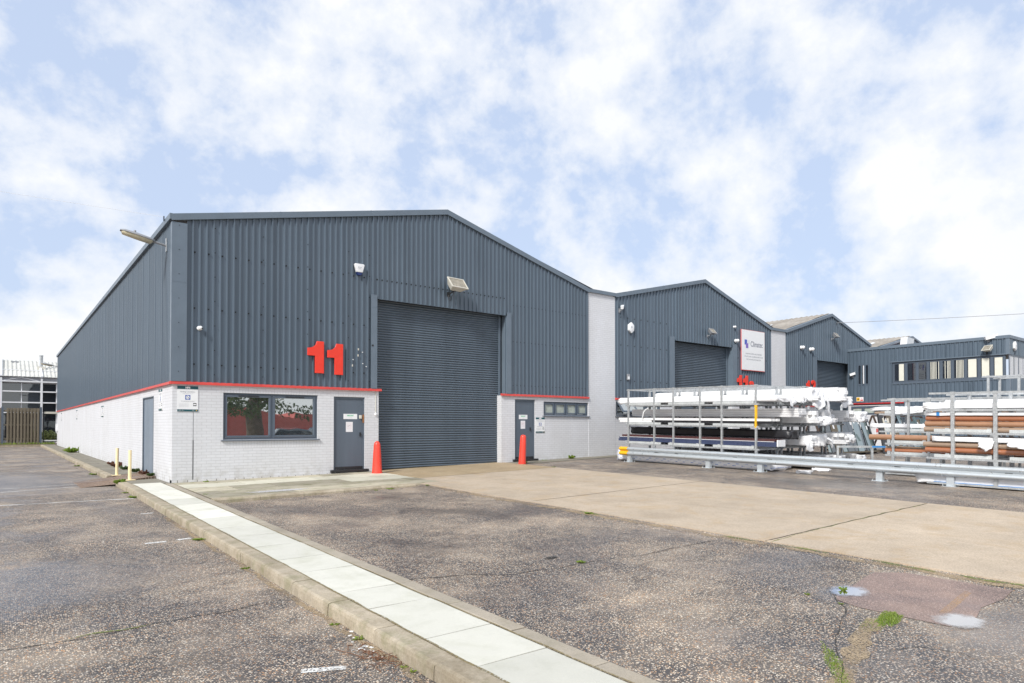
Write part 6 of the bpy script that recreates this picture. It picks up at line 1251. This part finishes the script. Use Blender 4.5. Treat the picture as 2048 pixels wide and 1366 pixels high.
WD = [('bright green weed clump at the end of the kerb by the ramp', -0.95, 1.35, -0.05, 0.20, 90, 'leaf', 0), ('green weed tuft at the foot of the kerb, first one down from the ramp', -1.03, -1.6, lot(0, -1.6), 0.13, 45, 'leaf', 1),
 ('small weed sprig against the kerb between the two upper tufts', -1.05, -0.5, lot(0, -.5), 0.09, 26, 'leaf', 1), ('flat weed tuft beside the kerb near the broken white line', -1.05, -7.6, lot(0, -7.6), 0.10, 40, 'leaf', 1), ('small weed by the kerb halfway down the path', -1.04, -9.8, lot(0, -9.8), 0.06, 26, 'leaf', 1),
 ('low weeds by a kerb joint near the cracked tarmac', -1.04, -12.4, lot(0, -12.4), 0.055, 24, 'leaf', 1), ('weed sprig by the kerb just above the dead twigs', -1.03, -12.85, lot(0, -12.85), 0.06, 26, 'leaf', 1), ('tiny weed at the kerb foot below the dead twigs', -1.03, -13.6, lot(0, -13.6), 0.045, 18, 'leaf', 1), ('tiny weed among the litter at the kerb foot', -1.02, -13.72, lot(0, -13.72), 0.04, 16, 'leaf', 0),
 ('weed in the paving joint under the corner notice', 0.72, -0.25, 0.0, 0.10, 24, 'leaf', 0), ('flat weed in the paving below the wide window', 2.75, -0.72, 0.01, 0.08, 26, 'leaf', 1), ('weed on the paving beside the puddle', 1.2, -3.45, -0.05, 0.07, 26, 'leaf', 1), ('weed spreading along the white slabs at the paving corner', 0.1, -2.9, -0.04, 0.08, 24, 'leaf', 1), ('weed at the foot of the paving kerb before the tarmac bay', 3.85, -4.0, yard(3.85, -4), 0.10, 30, 'leaf', 1), ('small weed at the kerb foot near its lowered end', 3.5, -4.0, yard(3.5, -4), 0.06, 22, 'leaf', 1), ('weed at the rounded end of the paving kerb', 4.75, -4.15, yard(4.8, -4.1), 0.08, 24, 'leaf', 1),
 ('weed beside the leaning bollard by the second door', 10.6, -0.62, yard(10.6, -.6), 0.13, 40, 'leaf', 0), ('weed in the concrete joint before the second door', 10.2, -2.55, yard(10.2, -2.5)+0.015, 0.07, 22, 'leaf', 1), ('tall grassy weed at the wall under the narrow window', 13.1, -0.22, yard(13.1, -.2), 0.24, 40, 'leaf', 0), ('low weed at the wall foot right of the second door', 11.9, -0.12, yard(11.9, -.1), 0.10, 24, 'leaf', 1),
 ('yellow green grass tuft in the tarmac crack by the dark patch', 2.15, -12.12, yard(2.15, -12.1), 0.07, 50, 'leaf', 1), ('weed at the apron edge beside the long crack', 4.72, -9.65, yard(4.7, -9.6), 0.09, 40, 'leaf', 1), ('green sprig standing in the left puddle', 3.30, -14.66, yard(3.3, -14.66)+0.008, 0.065, 30, 'leaf', 0), ('small weed left of the puddle on the crack', 2.9, -14.5, yard(2.9, -14.5), 0.04, 20, 'leaf', 0), ('small weed at the edge of the pink patch', 2.85, -14.85, yard(2.8, -14.8), 0.035, 18, 'leaf', 1),
 ('dark leafy weed at the foot of the left wall near the posts', -0.12, 6.6, 0.0, 0.22, 60, 'leafdk', 0), ('reddish dry weed against the left wall behind the posts', -0.14, 8.3, 0.0, 0.30, 60, 'leafred', 0), ('dry brown weed farther along the left wall foot', -0.12, 10.2, 0.0, 0.2, 40, 'leafred', 0), ('round green weed far along the left wall footway', -0.30, 24.0, 0.0, 0.5, 90, 'leaf', 0), ('green weed against the left wall just beyond the side door', -0.12, 4.6, 0.03, 0.20, 60, 'leafdk', 0), ('green weed at the near jamb of the side door', -0.10, 2.25, 0.05, 0.16, 50, 'leafdk', 0), ('dry weed before the middle of the side door', -0.12, 3.2, 0.05, 0.22, 40, 'leafred', 0), ('weeds at the foot of the footway kerb beyond the posts', -0.98, 6.5, -0.12, 0.16, 50, 'leaf', 1), ('weed in the footway kerb farther along the car park', -0.98, 12.0, -0.12, 0.16, 40, 'leaf', 1)]
for i, w in enumerate(WD): weed(w[0], w[1], w[2], w[3], w[4], w[5], w[6], i, bool(w[7]))
# grass growing in the broken tarmac
def grass_patch(name, label, cx, cy, rx, ry, n, h, seed, rot=0.0):
    rn = random.Random(seed); b = B()
    for _ in range(n):
        a, r_ = rn.uniform(0, 6.283), math.sqrt(rn.random()); k = 1+0.5*noise.noise((math.cos(a)*2, math.sin(a)*2, seed)); lx, ly = rx*r_*k*math.cos(a), ry*r_*k*math.sin(a)
        x = cx+lx*math.cos(rot)-ly*math.sin(rot); y = cy+lx*math.sin(rot)+ly*math.cos(rot); z = yard(x, y)+0.003; hh = h*rn.uniform(0.3, 1)*(1.1-r_*0.6); w = rn.uniform(0.0016, 0.004); d = Vector((rn.uniform(-1, 1), rn.uniform(-1, 1), 0))*hh*0.7; n0 = len(b.v)
        t_ = rn.uniform(0, 3.14); q = Vector((math.cos(t_), math.sin(t_), 0))*w
        b.v += [Vector((x, y, z))-q, Vector((x, y, z))+q, Vector((x, y, z+hh))+d]; b.f.append((n0, n0+1, n0+2))
    o = b.build(name, 'leaf', recalc=False); return tag(o, label, 'grass', kind='stuff')
grass_patch('grass', 'bright grass clump in the broken tarmac beside the pink patch', 2.72, -15.32, 0.24, 0.085, 1500, 0.032, 1, 0.2)
grass_patch('grass', 'thin grass strip growing along the tarmac crack at the bottom', 1.35, -15.52, 0.42, 0.055, 900, 0.022, 2, 0.62)
grass_patch('grass', 'small moss and grass at the bottom of the tarmac crack', 0.95, -15.75, 0.18, 0.06, 400, 0.022, 3, 0.4)
grass_patch('grass', 'faint grass spreading behind the bright clump', 2.45, -15.30, 0.22, 0.10, 260, 0.016, 4, 0.2)
# fallen twigs and chips at the kerb
rn = random.Random(5); b = B()
for _ in range(46):
    x, y = -1.11+rn.gauss(0, 0.05), -13.32+rn.gauss(0, 0.13); a = rn.uniform(0, 6.28); l = rn.uniform(0.03, 0.13); z = lot(x, y)+rn.uniform(0.004, 0.03)
    b.tube([(x, y, z), (x+l*0.5*math.cos(a), y+l*0.5*math.sin(a), z+rn.uniform(0, 0.02)), (x+l*math.cos(a+0.5), y+l*math.sin(a+0.5), z-rn.uniform(0, 0.003))], rn.uniform(0.0015, 0.004), 4)
b.tube([(-1.28, -12.98, lot(0, -13)+0.006), (-1.22, -13.15, lot(0, -13)+0.008), (-1.18, -13.3, lot(0, -13.3)+0.012)], 0.003, 4)
tag(b.build('dead_twigs', 'twig', recalc=False), 'pile of brown dead twigs and leaves at the foot of the kerb', 'twigs', kind='stuff')
b = B()
for _ in range(16):
    x, y = -1.08+rn.gauss(0, 0.04), -13.1+rn.gauss(0, 0.25); s_ = rn.uniform(0.008, 0.02); b.box(-s_, s_, -s_*0.5, s_*0.5, 0, 0.004, Matrix.Translation((x, y, lot(x, y)+0.004)) @ Matrix.Rotation(rn.uniform(0, 3), 4, 'Z') @ Matrix.Rotation(rn.uniform(-0.3, 0.3), 4, 'X'))
tag(b.build('litter_chips', 'chip'), 'scatter of small white chips at the foot of the kerb', 'litter', kind='stuff')
struct(blob('tarmac_patch', 'crackm', 2.02, -11.72, 0.10, 0.06, 0.0045, seed=14))

# ================================================================== BEHIND THE CAMERA (seen mirrored in the windows)
t = thing('oak_tree', 'broad tree with thick trunk mirrored in the wide window', 'tree', (8.9, -23.5, -0.3))
b = B(); b.tube([(0, 0, 0), (0.1, 0, 1.2), (0.0, 0.1, 2.6), (0.3, 0, 4.5), (0.2, 0, 6.5)], [0.62, 0.50, 0.44, 0.30, 0.12], 14); rn = random.Random(3)
for k in range(9):
    a = k*0.9; z = 2.6+0.35*k; b.tube([(0.1, 0, z), (1.2*math.cos(a), 1.2*math.sin(a), z+0.9), (2.6*math.cos(a+0.2), 2.6*math.sin(a+0.2), z+1.3)], [0.16, 0.10, 0.03], 7)
b.build('trunk', 'bark', t, smooth=60); b = B()
for k in range(70):
    a = rn.uniform(0, 6.28); r_ = 3.4*math.sqrt(rn.random()); z = rn.uniform(2.5, 7.0); leaves(b, (r_*math.cos(a)*(1.2-0.1*abs(z-5)), r_*math.sin(a), z), (0.8, 0.8, 0.55), 70, 0.14, rn)
b.build('crown', 'leafdk', t, recalc=False)
t = thing('red_shed', 'red clad industrial unit mirrored in the wide window', 'warehouse', (17, -62, -1.2)); B().prism([(-9, 0), (16, 0), (16, 4.1), (8.2, 4.2), (8.0, 3.6), (1, 5.0), (-9, 3.2)], -12, 0, 'y').build('wall', 'redbrick', t); B().box(-7, -4, -0.0, 0.2, 0, 2.6).build('door', 'palewall', t)
def car(label, loc, rz, mat):
    t = thing('parked_car', label, 'car', loc, rz, group='cars mirrored in the window')
    B().prism([(-2.05, 0.30), (2.05, 0.30), (2.1, 0.62), (1.9, 0.86), (1.0, 0.95), (-1.75, 0.98), (-2.08, 0.85)], -0.86, 0.86, 'y').build('body', mat, t, bevel=0.06, segs=3, smooth=50)
    B().prism([(0.95, 0.94), (0.35, 1.40), (-0.2, 1.48), (-1.2, 1.44), (-1.75, 0.97)], -0.70, 0.70, 'y').build('cabin_glass', 'glassdark', t, bevel=0.05, segs=2, smooth=50)
    B().prism([(0.38, 1.42), (-0.2, 1.50), (-1.2, 1.46), (-1.1, 1.40), (-0.2, 1.44), (0.3, 1.37)], -0.68, 0.68, 'y').build('roof', mat, t)
    for x in (-1.3, 1.3):
        for y in (-0.78, 0.78):
            w = B().lathe([(0.20, -0.1), (0.31, -0.1), (0.31, 0.1), (0.20, 0.1)], 20, Matrix.Translation((x, y, 0.31)) @ Matrix.Rotation(R(90), 4, 'X')).build('wheel', 'tyre', t, smooth=50); B().lathe([(0.19, -0.09), (0.19, 0.09)], 16, Matrix.Translation((x, y*1.02, 0.31)) @ Matrix.Rotation(R(90), 4, 'X')).build('rim', 'galv', w)
    for y in (-0.6, 0.6): B().box(2.02, 2.09, y-0.18, y+0.18, 0.62, 0.78).build('headlight', 'white', t)
    return t
car('red hatchback mirrored in the lower part of the wide window', (11.2, -22.0, yard(9, -21.5)), R(8), 'carred'); car('dark blue car mirrored at the right of the wide window', (15.0, -26.5, yard(15, -26.5)), R(-20), 'carblue')
